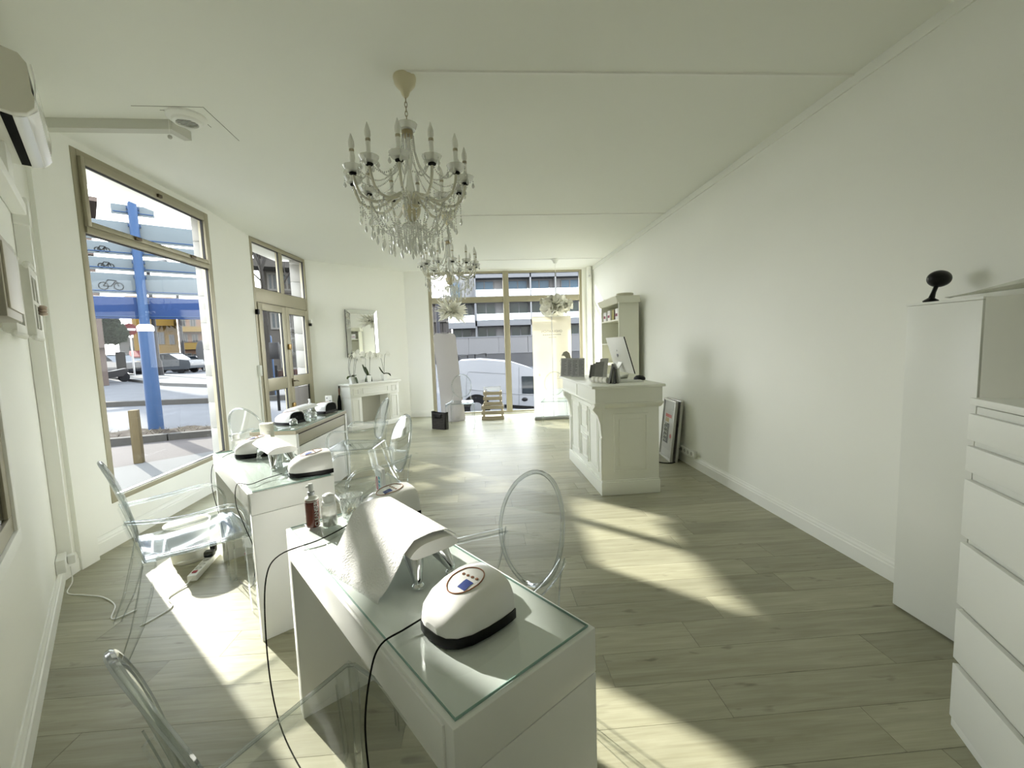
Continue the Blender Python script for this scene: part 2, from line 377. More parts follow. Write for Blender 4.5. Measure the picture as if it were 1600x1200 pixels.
# ================================================================ glazing
def bars(mb, rects, y0, y1):
    for (x0, x1, z0, z1) in rects: mb.bbox(x0, x1, y0, y1, z0, z1, .006)
    return mb
def pane(parent, x0, x1, z0, z1, y=.02):
    g = MB().sheet(lambda u, v: (x0 + (x1 - x0) * u, y, z0 + (z1 - z0) * v), 1, 1).build('glass_pane', pane_m, parent, smooth=0)
    k = MB(); t = .006
    for (a, b, c, d) in ((x0 - t, x0 + t, z0 - t, z1 + t), (x1 - t, x1 + t, z0 - t, z1 + t), (x0, x1, z0 - t, z0 + t), (x0, x1, z1 - t, z1 + t)): k.box(a, b, y - .012, y + .012, c, d)
    k.build('gasket', rubber, parent, smooth=0)
    return g
def frame_at(p, q):
    d = (Vector(q) - Vector(p)); return math.atan2(d.y, d.x), d.length
# street window: transom light over one big pane
rz, Lw = frame_at(A['a3'], A['a4'])
w1 = sroot('window_1', (*A['a3'][:2], .335), rz); hh = 3.03 - .335
zt = 2.42 - .335
bars(MB(), [(0, .05, 0, hh), (Lw - .07, Lw, 0, hh), (.05, Lw - .07, 0, .045), (.05, Lw - .07, hh - .05, hh)], -.005, .07).build('window_frame', alu, w1)
bars(MB(), [(.05, Lw - .07, zt, zt + .05)], -.02, .06).build('transom', alu, w1)
bars(MB(), [(.05, .085, zt + .05, hh - .05), (Lw - .115, Lw - .07, zt + .05, hh - .05), (.085, Lw - .115, zt + .05, zt + .09), (.085, Lw - .115, hh - .10, hh - .05)], -.03, .04).build('hopper_sash', alu, w1)
mb = MB(); mb.bbox(Lw * .3, Lw * .3 + .07, -.045, -.028, zt + .055, zt + .085); mb.bbox(Lw * .75, Lw * .75 + .07, -.045, -.028, zt + .055, zt + .085); mb.bbox(Lw * .5, Lw * .5 + .05, -.05, -.028, hh - .09, hh - .06)
mb.build('latch', mat('bronze', (.10, .075, .04), .4, .6), w1)
pane(w1, .05, Lw - .07, .045, zt); pane(w1, .085, Lw - .115, zt + .09, hh - .10, .005)
# entrance: double door with two lights above
rz, Ld = frame_at(A['a5'], A['a6'])
d1 = sroot('door_1', (*A['a5'][:2], 0), rz)
bars(MB(), [(0, .055, 0, H), (Ld - .055, Ld, 0, H), (.055, Ld - .055, H - .06, H)], -.005, .07).build('door_frame', alu, d1)
bars(MB(), [(.055, Ld - .055, 2.20, 2.40), (Ld * .5 - .05, Ld * .5 + .05, 2.40, H - .06)], .0, .06).build('transom', alu, d1)
pane(d1, .055, Ld * .5 - .05, 2.40, H - .06); pane(d1, Ld * .5 + .05, Ld - .055, 2.40, H - .06)
for k, (x0, x1) in enumerate(((.06, Ld * .5 - .003), (Ld * .5 + .003, Ld - .06))):
    lf = bars(MB(), [(x0, x0 + .10, .01, 2.19), (x1 - .10, x1, .01, 2.19), (x0 + .10, x1 - .10, 2.09, 2.19), (x0 + .10, x1 - .10, .92, 1.10), (x0 + .10, x1 - .10, .01, .12)], -.015, .045).build('door_leaf', alu, d1)
    if k: MB().box(x0 + .13, x1 - .11, .022, .026, .14, .90).build('frosted_poster', mat('poster_lilac', (.36, .33, .35), .6, noise=.12, nscale=3), lf, smooth=0)
    pane(lf, x0 + .10, x1 - .10, 1.10, 2.09, .01); pane(lf, x0 + .10, x1 - .10, .12, .92, .01)
brz = MATS['bronze']
mb = MB(); xx = Ld * .5 + .03
mb.bbox(xx, xx + .03, -.03, -.014, .93, 1.06); mb.tube([(xx + .015, -.03, 1.02), (xx + .015, -.055, 1.02), (xx + .07, -.06, 1.022), (xx + .14, -.055, 1.005)], [.011, .011, .009, .008], 8)
mb.build('door_handle', brz, d1)
for z in (1.52, .58):
    MB().bbox(xx - .05, xx + .03, -.045, -.012, z, z + .09, .012).build('rim_lock', mat('brass_lock', (.33, .22, .08), .35, .7), d1)
MB().bbox(-.005, .03, -.05, -.005, 2.02, 2.09).build('closer_block', blackp, d1)
mb = MB(); mb.bbox(Ld - .04, Ld + .02, -.06, -.01, 1.98, 2.04, .008); mb.build('door_contact', wply, d1)
MB().bbox(Ld - .03, Ld + .01, -.05, -.012, 1.93, 1.975).build('contact_magnet', blackp, d1)
# back shop window
w2 = sroot('window_2', (-1.12, 9.17, .03), 0); X = 3.28; hh = 3.02; zt = 2.37
bars(MB(), [(0, .07, 0, hh), (X - .06, X, 0, hh), (.07, 1.58, hh - .045, hh), (1.70, X - .06, hh - .045, hh), (.07, 1.58, 0, .03), (1.70, X - .06, 0, .03)], 0, .08).build('window_frame', alu, w2)
bars(MB(), [(1.58, 1.70, 0, hh)], -.03, .08).build('mullion', alu, w2)
bars(MB(), [(.07, 1.58, zt, zt + .12), (1.70, X - .06, zt, zt + .12)], -.01, .07).build('transom', alu, w2)
for a, b in ((.07, 1.58), (1.70, X - .06)): pane(w2, a, b, .03, zt, .04); pane(w2, a, b, zt + .12, hh - .045, .04)
# side window near the camera on the left wall (only its lower far corner is in view)
dl = (A['a1'] - A['a0']).normalized(); s0 = (Vector((-1.93, 1.80, 0)) - A['a0']).dot(dl)
pw = A['a0'] + dl * (s0 - 1.0)
w3 = sroot('window_3', (pw.x, pw.y, .74), math.atan2(dl.y, dl.x))
bars(MB(), [(-.06, 1.0, 0, .06), (.94, 1.0, .06, 1.3), (-.06, 0, .06, 1.3), (0, .94, 1.24, 1.3)], -.03, -.001).build('outer_trim', trim_m, w3)
bars(MB(), [(0, .94, .06, .13), (.86, .94, .13, 1.24), (0, .07, .13, 1.24), (.07, .86, 1.17, 1.24)], -.02, -.001).build('window_frame', alu, w3)
MB().box(.07, .86, -.008, -.001, .13, 1.17).build('glass_pane', mat('dark_glass', (.02, .02, .02), .08), w3)
# tiled outer reveals beyond the far jambs
tile_m = mat('cream_wall_tile', (.27, .265, .24), .3, noise=.03, objrand=.04)
def reveal(name, p, depth, z0, z1, th=.30, n=None):
    r = sroot(name, p, R(90))
    k = 0; z = z0
    while z < z1 - .02:
        zz = min(z + .30, z1); MB().bbox(-.015, .0, .075, .075 + depth, z + .002, zz - .002, .003).build('tile', tile_m, r); z += .30; k += 1
    return r
reveal('trim_8', (A['a4'].x, A['a4'].y - .002, 0), .095, .335, 3.03)
reveal('trim_9', (A['a6'].x, A['a6'].y - .002, 0), .178, 0, 3.08)
# ================================================================ the street outside
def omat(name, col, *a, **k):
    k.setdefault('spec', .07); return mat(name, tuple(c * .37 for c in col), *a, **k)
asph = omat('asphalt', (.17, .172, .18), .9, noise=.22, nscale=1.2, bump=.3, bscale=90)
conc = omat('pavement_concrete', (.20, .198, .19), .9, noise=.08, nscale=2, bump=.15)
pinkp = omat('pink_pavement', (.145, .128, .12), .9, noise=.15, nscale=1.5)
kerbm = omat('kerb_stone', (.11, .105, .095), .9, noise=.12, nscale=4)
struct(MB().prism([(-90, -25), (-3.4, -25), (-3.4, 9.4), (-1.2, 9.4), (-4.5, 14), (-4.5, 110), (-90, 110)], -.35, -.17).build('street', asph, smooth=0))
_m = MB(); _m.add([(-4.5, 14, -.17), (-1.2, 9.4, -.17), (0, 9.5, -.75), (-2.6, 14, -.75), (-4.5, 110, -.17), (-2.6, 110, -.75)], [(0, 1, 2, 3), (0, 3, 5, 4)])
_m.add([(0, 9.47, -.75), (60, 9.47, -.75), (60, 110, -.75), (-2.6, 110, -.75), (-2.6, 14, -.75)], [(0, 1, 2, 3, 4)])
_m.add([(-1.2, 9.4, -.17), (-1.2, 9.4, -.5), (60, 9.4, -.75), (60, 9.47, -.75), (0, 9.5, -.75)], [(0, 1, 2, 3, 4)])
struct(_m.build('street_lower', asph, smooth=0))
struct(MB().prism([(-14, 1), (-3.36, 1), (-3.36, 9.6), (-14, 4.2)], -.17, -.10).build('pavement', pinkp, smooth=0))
struct(MB().prism([(-5.8, 1), (-3.37, 1), (-3.37, 8.1), (-4.45, 7.21), (-5.39, 6.32), (-5.8, 5.95)], -.1, -.095).build('pavement_strip', conc, smooth=0))
kb = sroot('kerb', (0, 0, 0))
for i in range(9):
    a = Vector((-12.0 + i * 1.0, 6.35 + i * .325, 0)); d = Vector((1, .325, 0)).normalized(); n = Vector((-d.y, d.x, 0)) * .16
    MB().prism([a + d * .01, a + d * 1.04, a + d * 1.04 + n, a + d * .01 + n], -.17, .02).build('kerb_stone', kerbm, kb, smooth=0)
soil = MB().sheet(lambda u, v: (-13 + 9.6 * u, 6.25 + 3.1 * u + v * (2.4 - 2.2 * u), -.02 + .04 * math.sin(u * 60) * math.cos(v * 9)), 60, 8).build('soil_bed', omat('dry_soil', (.065, .05, .038), .95, noise=.4, nscale=9, bump=.8, bscale=30))
soil['kind'] = 'stuff'
_m = MB()
for i in range(900):
    u = random.random(); v = random.random(); p = Vector((-12.5 + 9.0 * u, 6.40 + 2.95 * u + v * (2.2 - 2.1 * u), 0.0)); a = random.random() * 6.3
    d = Vector((math.cos(a), math.sin(a), .5)) * random.uniform(.05, .16); w = Vector((-math.sin(a), math.cos(a), 0)) * .006
    _m.add([p - w, p + w, p + d], [(0, 1, 2)])
o = _m.build('grass', omat('dry_grass', (.14, .12, .075), .9), smooth=0); o['kind'] = 'stuff'
# wooden bollard
p = hz(218, 723, -.1)
wb = thing('wooden_bollard', 'square weathered wooden post on the pavement outside the big street window', 'post', p, R(20))
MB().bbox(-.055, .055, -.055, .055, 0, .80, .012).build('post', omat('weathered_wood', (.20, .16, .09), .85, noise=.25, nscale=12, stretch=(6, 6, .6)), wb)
# direction sign gantry
blue = omat('faded_blue_paint', (.05, .10, .21), .5, noise=.1, nscale=6); bluem = omat('sign_blue', (.025, .06, .18), .5, noise=.06); signb = omat('sign_back_grey', (.18, .215, .235), .5, noise=.04)
pb = hz(245, 676, -.1); pl = hz(151, 426, 3.2); pr = hz(309, 435, 3.2); dd = (pr - pl); th = math.atan2(dd.y, dd.x)
sg = thing('direction_sign', 'tall blue round post carrying stacked road direction boards outside the street window', 'road sign', (pb.x, pb.y, -.1), th)
MB().lathe([(.13, 0), (.125, 2.12), (.085, 2.2), (.075, 4.62), (.06, 4.66)], 16).build('post', blue, sg)
MB().lathe([(.13, 2.1), (.14, 2.12), (.14, 2.2), (.10, 2.24)], 16).build('collar', wply, sg)
def sboard(x0, x1, z0, z1, m, bike=False):
    b = MB().bbox(x0, x1, .09, .115, z0, z1, .01).build('board', m, sg)
    mb = MB(); mb.tube([(x0 + .03, .088, z0 + .05), (x1 - .02, .088, z0 + .05)], .012, 5)
    mb.box(-.1, .1, .05, .09, z0 + .04, z0 + .09); mb.box(-.1, .1, .05, .09, z1 - .09, z1 - .04); mb.build('rail', blue, b)
    if bike:
        k = MB(); cx = x0 + .38; cz = (z0 + z1) / 2 - .02; s = (z1 - z0) * .5
        for dx in (-.8, .8):
            k.tube([(cx + dx * s * .7 + s * .36 * math.cos(a * .7), .086, cz - .2 * s + s * .36 * math.sin(a * .7)) for a in range(9)], .008, 4, closed=True)
        k.tube([(cx - .56 * s, .086, cz - .2 * s), (cx - .2 * s, .086, cz + .4 * s), (cx + .4 * s, .086, cz + .35 * s), (cx + .56 * s, .086, cz - .2 * s)], .008, 4)
        k.tube([(cx - .56 * s, .086, cz - .2 * s), (cx, .086, cz - .2 * s), (cx + .4 * s, .086, cz + .35 * s)], .008, 4)
        k.build('cycle_symbol', blackm, b)
for (x0, x1, z0, z1, m, bk) in ((-.33, .33, 4.42, 4.62, signb, 0), (-.92, 1.38, 3.90, 4.28, signb, 0), (-.90, 1.38, 3.62, 3.86, signb, 1), (-.87, 1.38, 3.31, 3.56, signb, 1), (-.83, 1.38, 2.86, 3.26, signb, 1), (-.85, 1.38, 2.36, 2.80, bluem, 0)):
    sboard(x0, x1, z0, z1, m, bk)
# traffic island
struct(MB().prism([hz(168, 590, -.1).xy, hz(255, 601, -.1).xy, hz(345, 604, -.1).xy, hz(360, 588, -.1).xy, hz(200, 585, -.1).xy], -.17, .0).build('island', conc, smooth=0))
# no entry sign, lamp posts, mirror, cabinet
def at(px, py, z=-.1): return hz(px, py, z)
p = at(211, 589); s = p.length / 50
ne = thing('no_entry_sign', 'round red no entry sign with white bar on a thin grey pole beyond the road', 'road sign', p, math.atan2(p.y, p.x) - R(90))
MB().lathe([(.06 * s, 0), (.06 * s, 4.9 * s)], 8).build('pole', steel, ne)
Mr = Matrix.Rotation(R(90), 4, 'X')
mb = MB(); mb.lathe([(.52 * s, -.02), (.52 * s, .02)], 28, (0, 0, 0), Matrix.Translation((0, -.1, 4.15 * s)) @ Mr); mb.build('disc', omat('sign_red', (.20, .008, .012), .4), ne)
MB().bbox(-.37 * s, .37 * s, -.14, -.12, 4.06 * s, 4.24 * s).build('bar', wply, ne)
for k, (px, py, r, lab) in enumerate(((249, 588, .17, 'grey steel lamp post standing left of the parked cars past the blue post'), (289, 580, .17, 'grey steel lamp post in front of the white cabinet across the road'))):
    p = at(px, py); lp = thing('street_lamp', lab, 'lamp post', p, 0, 'street lamp posts across the road')
    MB().lathe([(r * 2, 0), (r * 1.6, 1.2), (r, 1.4), (r * .7, 9)], 10).build('post', omat('lamp_post_grey', (.05, .047, .047), .6), lp)
    MB().tube([(0, 0, 8.9), (.5, 0, 9.2), (1.6, 0, 9.3)], [.08, .08, .15], 8).build('lantern', steel, lp)
p = at(288, 577); cb = thing('street_cabinet', 'white rectangular utility cabinet on the far side of the road', 'cabinet', p, R(35))
MB().bbox(-.75, .75, -.3, .3, 0, 1.9, .03).build('body', omat('cabinet_white', (.24, .24, .24), .5), cb); MB().box(-.68, .68, -.33, -.305, .1, 1.75).build('door', omat('cab_door', (.22, .22, .22), .5), cb)
p = at(319, 579); mr = thing('traffic_mirror', 'oval grey board on a post at the right edge of the street view', 'mirror', p, R(35))
MB().lathe([(.05, 0), (.05, 3)], 8).build('post', steel, mr); MB().ball((0, -.05, 2.0), 1, 16, 10, (.55, .06, 1.2)).build('disc', omat('mirror_back', (.13, .13, .13), .5), mr)
# ---- vehicles
tyre = omat('tyre', (.02, .02, .022), .8); carglass = omat('car_glass', (.03, .04, .05), .06, spec=.3)
def car(label, col, p, rz, s=1.0, style='hatch', group='cars parked across the road'):
    c = thing('car', label, 'car', p, rz, group)
    m = omat('car_paint_%d' % int(sum(col) * 1000 + col[0] * 77), col, .25, metal=.3, coat=.5)
    w = .86 * s
    prof = [(-2.05, .35), (-2.1, .62), (-2.02, .92), (-1.0, 1.02), (1.9, 1.0), (2.08, .85), (2.1, .4), (1.7, .28), (-1.7, .28)]
    if style == 'suv': prof = [(-2.1, .4), (-2.15, .75), (-2.05, 1.05), (-1.05, 1.15), (1.95, 1.12), (2.12, .95), (2.12, .45), (1.7, .33), (-1.7, .33)]
    hgt = 1.45 if style == 'hatch' else 1.66
    MB().extr([(a * s, -w, b * s) for a, b in prof], (0, 2 * w, 0)).build('body', m, c, smooth=30)
    zb = prof[3][1]
    MB().extr([(-1.15 * s, -w * .88, (zb - .02) * s), (-.45 * s, -w * .8, (hgt - .04) * s), (1.15 * s, -w * .8, (hgt - .04) * s), (1.85 * s, -w * .88, (zb - .04) * s)], (0, 2 * w * .84, 0)).build('windows', carglass, c, smooth=0)
    mb = MB(); mb.bbox(-.5 * s, 1.2 * s, -w * .82, w * .8, (hgt - .06) * s, hgt * s, .03)
    for xx in (-.0, .75): mb.box(xx * s, (xx + .07) * s, -w * .9, w * .86, zb * s, (hgt - .03) * s)
    mb.build('roof', m, c)
    for xx in (-1.3, 1.3):
        for sy in (-1, 1):
            wh = MB().lathe([(.12 * s, .10), (.22 * s, .11), (.24 * s, .13), (.33 * s, .12), (.33 * s, -.10)], 18, (0, 0, 0), Matrix.Translation((xx * s, sy * w * .9, .33 * s)) @ Matrix.Rotation(R(90 * sy), 4, 'X')).build('wheel', tyre, c)
    [MB().bbox(-2.13 * s, -2.0 * s, a_ - .17, a_ + .17, .66 * s, .82 * s).build('headlamp', omat('lamp_glass', (.9, .92, .95), .1), c) for a_ in (-w * .7, w * .7)]
    return c
def cdist(px, py, D): q = atd(px, py, D); return Vector((q.x, q.y, -.17))
VA = 127
car('silver grey hatchback parked just left of the blue sign post', (.16, .17, .18), cdist(214, 581, 58), R(VA + 18), 1.15)
car('silver estate car partly hidden behind the nearer lamp post', (.17, .16, .145), cdist(242, 580, 67), R(VA + 4), 1.15)
car('large light grey car facing left beside the white cabinet', (.17, .185, .2), cdist(268, 579, 54), R(VA + 52), 1.2, 'suv')
car('white low car parked right of the white cabinet', (.26, .26, .265), cdist(306, 577, 57), R(VA + 55), 1.15)
car('dark car parked under the green tree behind the motorcycle', (.03, .033, .04), cdist(181, 580, 52), R(VA + 30), 1.2, 'suv')
p = cdist(174, 590, 40); mo = thing('motorcycle', 'black scooter with lit headlamp riding near the green tree', 'motorcycle', p, R(70))
for xx in (-.75, .75): MB().lathe([(.15, .07), (.33, .07), (.33, -.07), (.15, -.07)], 16, (0, 0, 0), Matrix.Translation((xx, 0, .33)) @ Matrix.Rotation(R(90), 4, 'X')).build('wheel', tyre, mo)
MB().extr([(-.95, -.18, .5), (-.85, -.18, 1.0), (-.5, -.18, 1.15), (-.3, -.18, .75), (.1, -.18, .8), (.9, -.18, .95), (1.0, -.18, .75), (.6, -.18, .4), (-.4, -.18, .3)], (0, .36, 0)).build('body', blackp, mo)
MB().tube([(-.62, -.4, 1.2), (-.68, 0, 1.1), (-.62, .4, 1.2)], .04, 6).build('handlebar', blackm, mo)
MB().ball((-.95, 0, .85), .12, 8, 6).build('headlamp', MATS['lamp_glass'], mo)
MB().extr([(-.85, -.2, 1.05), (-.6, -.2, 1.55), (-.56, -.2, 1.55), (-.78, -.2, 1.05)], (0, .4, 0)).build('windscreen', carglass, mo)
p = at(192, 590); bo = thing('black_bollard', 'wide black bollard at the traffic island beside the motorcycle', 'bollard', p, R(40)); MB().bbox(-.3, .3, -.2, .2, 0, 2.1, .04).build('body', blackm, bo)
# ---- trees
leafm = omat('dark_leaf', (.035, .055, .03), .8, objrand=0, noise=.4, nscale=3); leafl = omat('light_leaf', (.12, .14, .05), .6)
def crown(mb, c, rr, n, s):
    for i in range(n):
        while True:
            q = Vector((random.uniform(-1, 1), random.uniform(-1, 1), random.uniform(-1, 1)))
            if .35 < q.length < 1: break
        p = Vector(c) + Vector((q.x * rr[0], q.y * rr[1], q.z * rr[2])); a = Vector((random.uniform(-1, 1), random.uniform(-1, 1), random.uniform(-1, 1))).normalized() * s * random.uniform(.6, 1.3); b = a.orthogonal().normalized() * s * .45
        mb.add([p - a, p + b, p + a, p - b], [(0, 1, 2, 3)])
    return mb
p = at(158, 592); tr = thing('street_tree', 'dense dark green tree at the left edge of the street view', 'tree', (p.x, p.y, -.1), 0)
MB().lathe([(.4, 0), (.28, 2), (.22, 5)], 10).build('trunk', omat('bark', (.10, .08, .06), .9, noise=.3), tr)
mb = MB()
for (dx, dz, r) in ((-2.0, 6.0, 2.5), (-.2, 4.4, 1.7), (-3.4, 3.8, 2.2), (-1.4, 7.6, 1.5), (-1.4, 2.7, 1.3), (.9, 3.6, 1.0)): crown(mb, (dx, dx * .3, dz), (r, r, r * .85), 2600, .25)
f = mb.build('foliage', leafm, tr, smooth=0); f['kind'] = 'stuff'
def bare_tree(label, p, h, spread, r0=.13):
    t = thing('bare_tree', label, 'tree', p, 0); mb = MB()
    def br(a, d, l, r, k):
        b = a + d * l; m = (a + b) / 2 + Vector((random.uniform(-1, 1), random.uniform(-1, 1), 0)) * l * .05
        mb.tube([a, m, b], [r, r * .85, r * .7], 5 if k < 2 else 3, caps=False)
        if k < 5:
            for j in range(3 if k < 4 else 2):
                e = (d + Vector((random.uniform(-1, 1), random.uniform(-1, 1), random.uniform(-.2, .7))) * spread).normalized(); br(m if j == 0 else b, e, l * random.uniform(.55, .8), r * .6, k + 1)
    mb.tube([Vector((0, 0, 0)), Vector((.02, 0, h * .35))], [r0, r0 * .8], 8); br(Vector((.02, 0, h * .35)), Vector((0, 0, 1)), h * .25, r0 * .7, 0)
    mb.build('branches', omat('bare_bark', (.05, .045, .04), .9), t); return t
_q = aty(422, 600, 15.5); bare_tree('leafless young tree seen through the left leaf of the entrance door', (_q.x, 15.5, -.17), 7.5, .75)
_q = aty(448, 600, 19); bare_tree('leafless tree farther off behind the right leaf of the entrance door', (_q.x, 19, -.17), 9.0, .8, .11)
# ---- buildings
def building(name, label, p0, ang, w, dpt, z0, z1, col, wins, slabs=(), extra=None, win=(.05, .06, .07), frame=(.2, .195, .18), roofm=None, glassrough=.15):
    """local x along the facade, y into the building"""
    b = thing(name, label, 'building', (p0.x, p0.y, 0), ang); wm = omat('render_%s' % label[:14].replace(' ', '_'), col, .9, noise=.05, nscale=.4)
    MB().box(0, w, 0, dpt, z0, z1).build('wall', wm, b, smooth=0)
    gm = omat('pane_%s' % label[:14].replace(' ', '_'), win, glassrough, spec=.2); fm = omat('sash_%s' % label[:14].replace(' ', '_'), frame, .6)
    for (x0, x1, a0, a1) in wins:
        mb = MB(); t = .09
        for (i, j, k, l) in ((x0 - t, x0, a0 - t, a1 + t), (x1, x1 + t, a0 - t, a1 + t), (x0, x1, a1, a1 + t), (x0, x1, a0 - t, a0), ((x0 + x1) / 2 - .04, (x0 + x1) / 2 + .04, a0, a1)): mb.box(i, j, -.08, .02, k, l)
        f = mb.build('window', fm, b, smooth=0); MB().box(x0, x1, -.03, .0, a0, a1).build('pane', gm, f, smooth=0)
    for (x0, x1, a0, a1, out, m) in slabs: MB().box(x0, x1, -out, 0, a0, a1).build('balcony', m or wm, b, smooth=0)
    MB().box(-.4, w + .4, -.5, dpt + .3, z1, z1 + .25).build('roof', roofm or wm, b, smooth=0)
    return b
def fac(Y, x0px, x1px, py=560):
    a = aty(x0px, py, Y); return a.x, aty(x1px, py, Y).x
# yellow block behind the cars
def facade(D0, pxa, pxb, py=560, D1=None):
    a = atd(pxa, py, D0); b = atd(pxb, py, D1 or D0); d = b - a; return Vector((a.x, a.y, 0)), math.atan2(d.y, d.x), math.hypot(d.x, d.y)
g0 = -.17
def wrow(pxa, pxb, w, D, lst):
    """windows given by their picture rectangle at distance D"""
    k = w / (pxb - pxa); return [((a - pxa) * k, (b - pxa) * k, atd((a + b) / 2, y1, D).z, atd((a + b) / 2, y0, D).z) for a, b, y0, y1 in lst]
D = 68; p0, an, w_ = facade(D, 212, 282); yel = (.30, .19, .05); zf = lambda py: atd(250, py, D).z
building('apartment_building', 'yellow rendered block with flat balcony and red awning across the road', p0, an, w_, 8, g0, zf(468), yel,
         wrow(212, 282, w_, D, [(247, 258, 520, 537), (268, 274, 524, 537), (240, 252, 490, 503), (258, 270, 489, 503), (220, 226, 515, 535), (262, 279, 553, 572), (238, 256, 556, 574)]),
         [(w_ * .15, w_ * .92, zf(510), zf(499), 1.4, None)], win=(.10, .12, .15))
aw = thing('awning', 'dark red shop awning at the foot of the yellow block', 'awning', (p0.x, p0.y, 0), an)
MB().extr([(-.5, -.15, zf(547)), (-.5, -2.4, zf(556)), (-.5, -2.4, zf(556) - .35), (-.5, -.15, zf(556) - .35)], (w_ * .42, 0, 0)).build('canvas', omat('red_awning', (.16, .018, .02), .8), aw, smooth=0)
D = 63; p0, an, w_ = facade(D, 283, 326); zf = lambda py: atd(300, py, D).z
building('apartment_building', 'pinkish block with yellow balconies above dark shopfronts near the tiled jamb', p0, an, w_, 8, g0, zf(478), (.28, .18, .13),
         wrow(283, 326, w_, D, [(303, 310, 498, 511), (288, 294, 498, 511), (289, 295, 522, 534), (304, 311, 523, 534), (286, 299, 553, 570), (303, 316, 554, 570)]),
         [(.2, w_, zf(519), zf(511), 1.2, omat('render_yel2', (.28, .19, .06), .9)), (.2, w_, zf(546), zf(536), 1.0, omat('render_yel2', (.28, .19, .06), .9))], win=(.04, .05, .06))
D = 80; p0, an, w_ = facade(D, 188, 213); zf = lambda py: atd(200, py, D).z
building('apartment_building', 'white low house seen between the tree and the no entry sign', p0, an, w_, 6, g0, zf(530), (.2, .2, .195), [(1, 2.2, 1.2, 3), (5, 6.2, 1.2, 3)])
# tall pale pink block at upper left
D = 36; p0, an, w_ = facade(D, 96, 166); zt_ = atd(150, 318, D).z
ww = []
for r_ in range(5):
    zb = zt_ - 1.7 - r_ * 2.75
    for xx in (w_ - 4.0, w_ - 1.7): ww.append((xx, xx + 1.0, zb - .55, zb + 1.0))
building('apartment_building', 'tall pale pink block with overhanging roof behind the direction boards', p0, an, w_, 9, g0, zt_, (.19, .15, .13), ww, [(w_ - 5, w_, zt_ - 3.1 - 2.75 * r_, zt_ - 2.8 - 2.75 * r_, .35, None) for r_ in range(4)], win=(.06, .08, .10))
# corner building seen through the entrance door
D = 25; p0, an, w_ = facade(D, 420, 482); stone = omat('grey_stone', (.10, .093, .085), .9, noise=.2, nscale=1.2); bz = lambda py: atd(445, py, D).z
cbd = building('corner_building', 'grey stone corner building with upper balcony seen through the entrance door', p0, an, w_, 8, -.2, bz(392), (.10, .092, .083),
         wrow(420, 482, w_, D, [(430, 440, 430, 452), (452, 462, 430, 452), (430, 441, 490, 512), (455, 466, 490, 512), (441, 449, 540, 572), (456, 470, 530, 574)]),
         [(-1.2, w_, bz(425), bz(414), 1.3, stone), (-.3, w_, bz(478), bz(472), .6, stone)], win=(.06, .08, .09))
for r_ in range(9):
    for c_ in range(2): MB().bbox(.8 + c_ * .62, .8 + c_ * .62 + .56, -.06, .02, bz(580) + r_ * .5, bz(580) + r_ * .5 + .46, .02).build('stone', stone, cbd, smooth=0)
p = aty(430, 560, 12.5); mb_ = thing('menu_board', 'black upright notice board seen through the left leaf of the entrance door', 'board', (p.x, 12.5, -.17), 0)
MB().lathe([(.04, 0), (.04, 1.3)], 8).build('post', blackm, mb_); MB().bbox(-.13, .13, -.04, .04, aty(430, 561, 12.5).z + .17, aty(430, 535, 12.5).z + .17, .01).build('panel', blackp, mb_)
p = aty(417, 545, 16); bp_ = thing('blue_totem', 'slim blue street totem left of the black notice board', 'sign', (p.x, 16, -.17), 0)
MB().bbox(-.18, .18, -.1, .1, 0, 2.3, .08).build('body', omat('totem_blue', (.04, .10, .22), .4), bp_)
for k_, (px, lab) in enumerate(((432, 'brown terrace bench seen low through the left leaf of the door'), (461, 'reddish terrace bench seen low through the right leaf of the door'))):
    p = aty(px, 578, 17); bn = thing('terrace_bench', lab, 'bench', (p.x, 17 + 1.2 * k_, -.17), R(8), 'terrace benches outside')
    m_ = omat('bench_%d' % k_, ((.05, .03, .025), (.09, .045, .035))[k_], .7)
    MB().bbox(-.6, .6, -.25, .25, .38, .45).build('seat', m_, bn); MB().bbox(-.6, .6, .2, .26, .45, .95).build('backrest', m_, bn)
    for xx in (-.5, .45): MB().box(xx, xx + .05, -.2, .22, 0, .38).build('leg', steel, bn, smooth=0)
struct(MB().box(-16, -5.5, 15.2, 15.5, -.17, .0).build('kerb_far', kerbm, smooth=0))
# ---- back side: white van, retaining wall, hotel
vanp = aty(740, 600, 12.9)
van = thing('delivery_van', 'white panel van with roof bars parked right behind the back shop window', 'van', (0, 12.9, -.75), 0)
vw = omat('van_white', (.46, .47, .50), .3, coat=.15)
P = lambda px, py: (lambda q: (q.x, q.z + .75))(aty(px, py, 12.9))
body = [P(690, 648), P(689, 600), P(702, 575), P(717, 564), P(750, 562), P(800, 566), P(832, 576), P(860, 592), P(880, 606), P(905, 612), P(915, 625), P(915, 650)]
body = [(x, max(z, .3)) for x, z in body]
vb = MB(); vb.extr([(x, .02, z) for x, z in body], (0, 1.75, 0)).build('body', vw, van, smooth=30)
def vx(px, py): x, z = P(px, py); return x, z
def vplate(nm, pts, m, y0=-.012, y1=.03):
    return MB().extr([(*[P(*q)[0]], y0, P(*q)[1]) for q in pts], (0, y1 - y0, 0)).build(nm, m, van, smooth=0)
seam = omat('van_seam', (.22, .23, .25), .5)
vplate('side_window', [(815, 588), (832, 588), (848, 592), (872, 606), (874, 615), (816, 615)], carglass, .0, .06)
def seamline(pts):
    MB().tube([(P(*q)[0], .02, P(*q)[1]) for q in pts], .008, 4).build('door_seam', seam, van, smooth=0)
seamline([(728, 635), (729, 588), (732, 581), (800, 585)]); seamline([(811, 574), (811, 645)])
MB().tube([(P(733, 608)[0], .015, P(733, 608)[1]), (P(800, 615)[0], .015, P(800, 615)[1]), (P(905, 622)[0], .015, P(905, 622)[1])], .012, 5).build('waist_crease', vw, van)
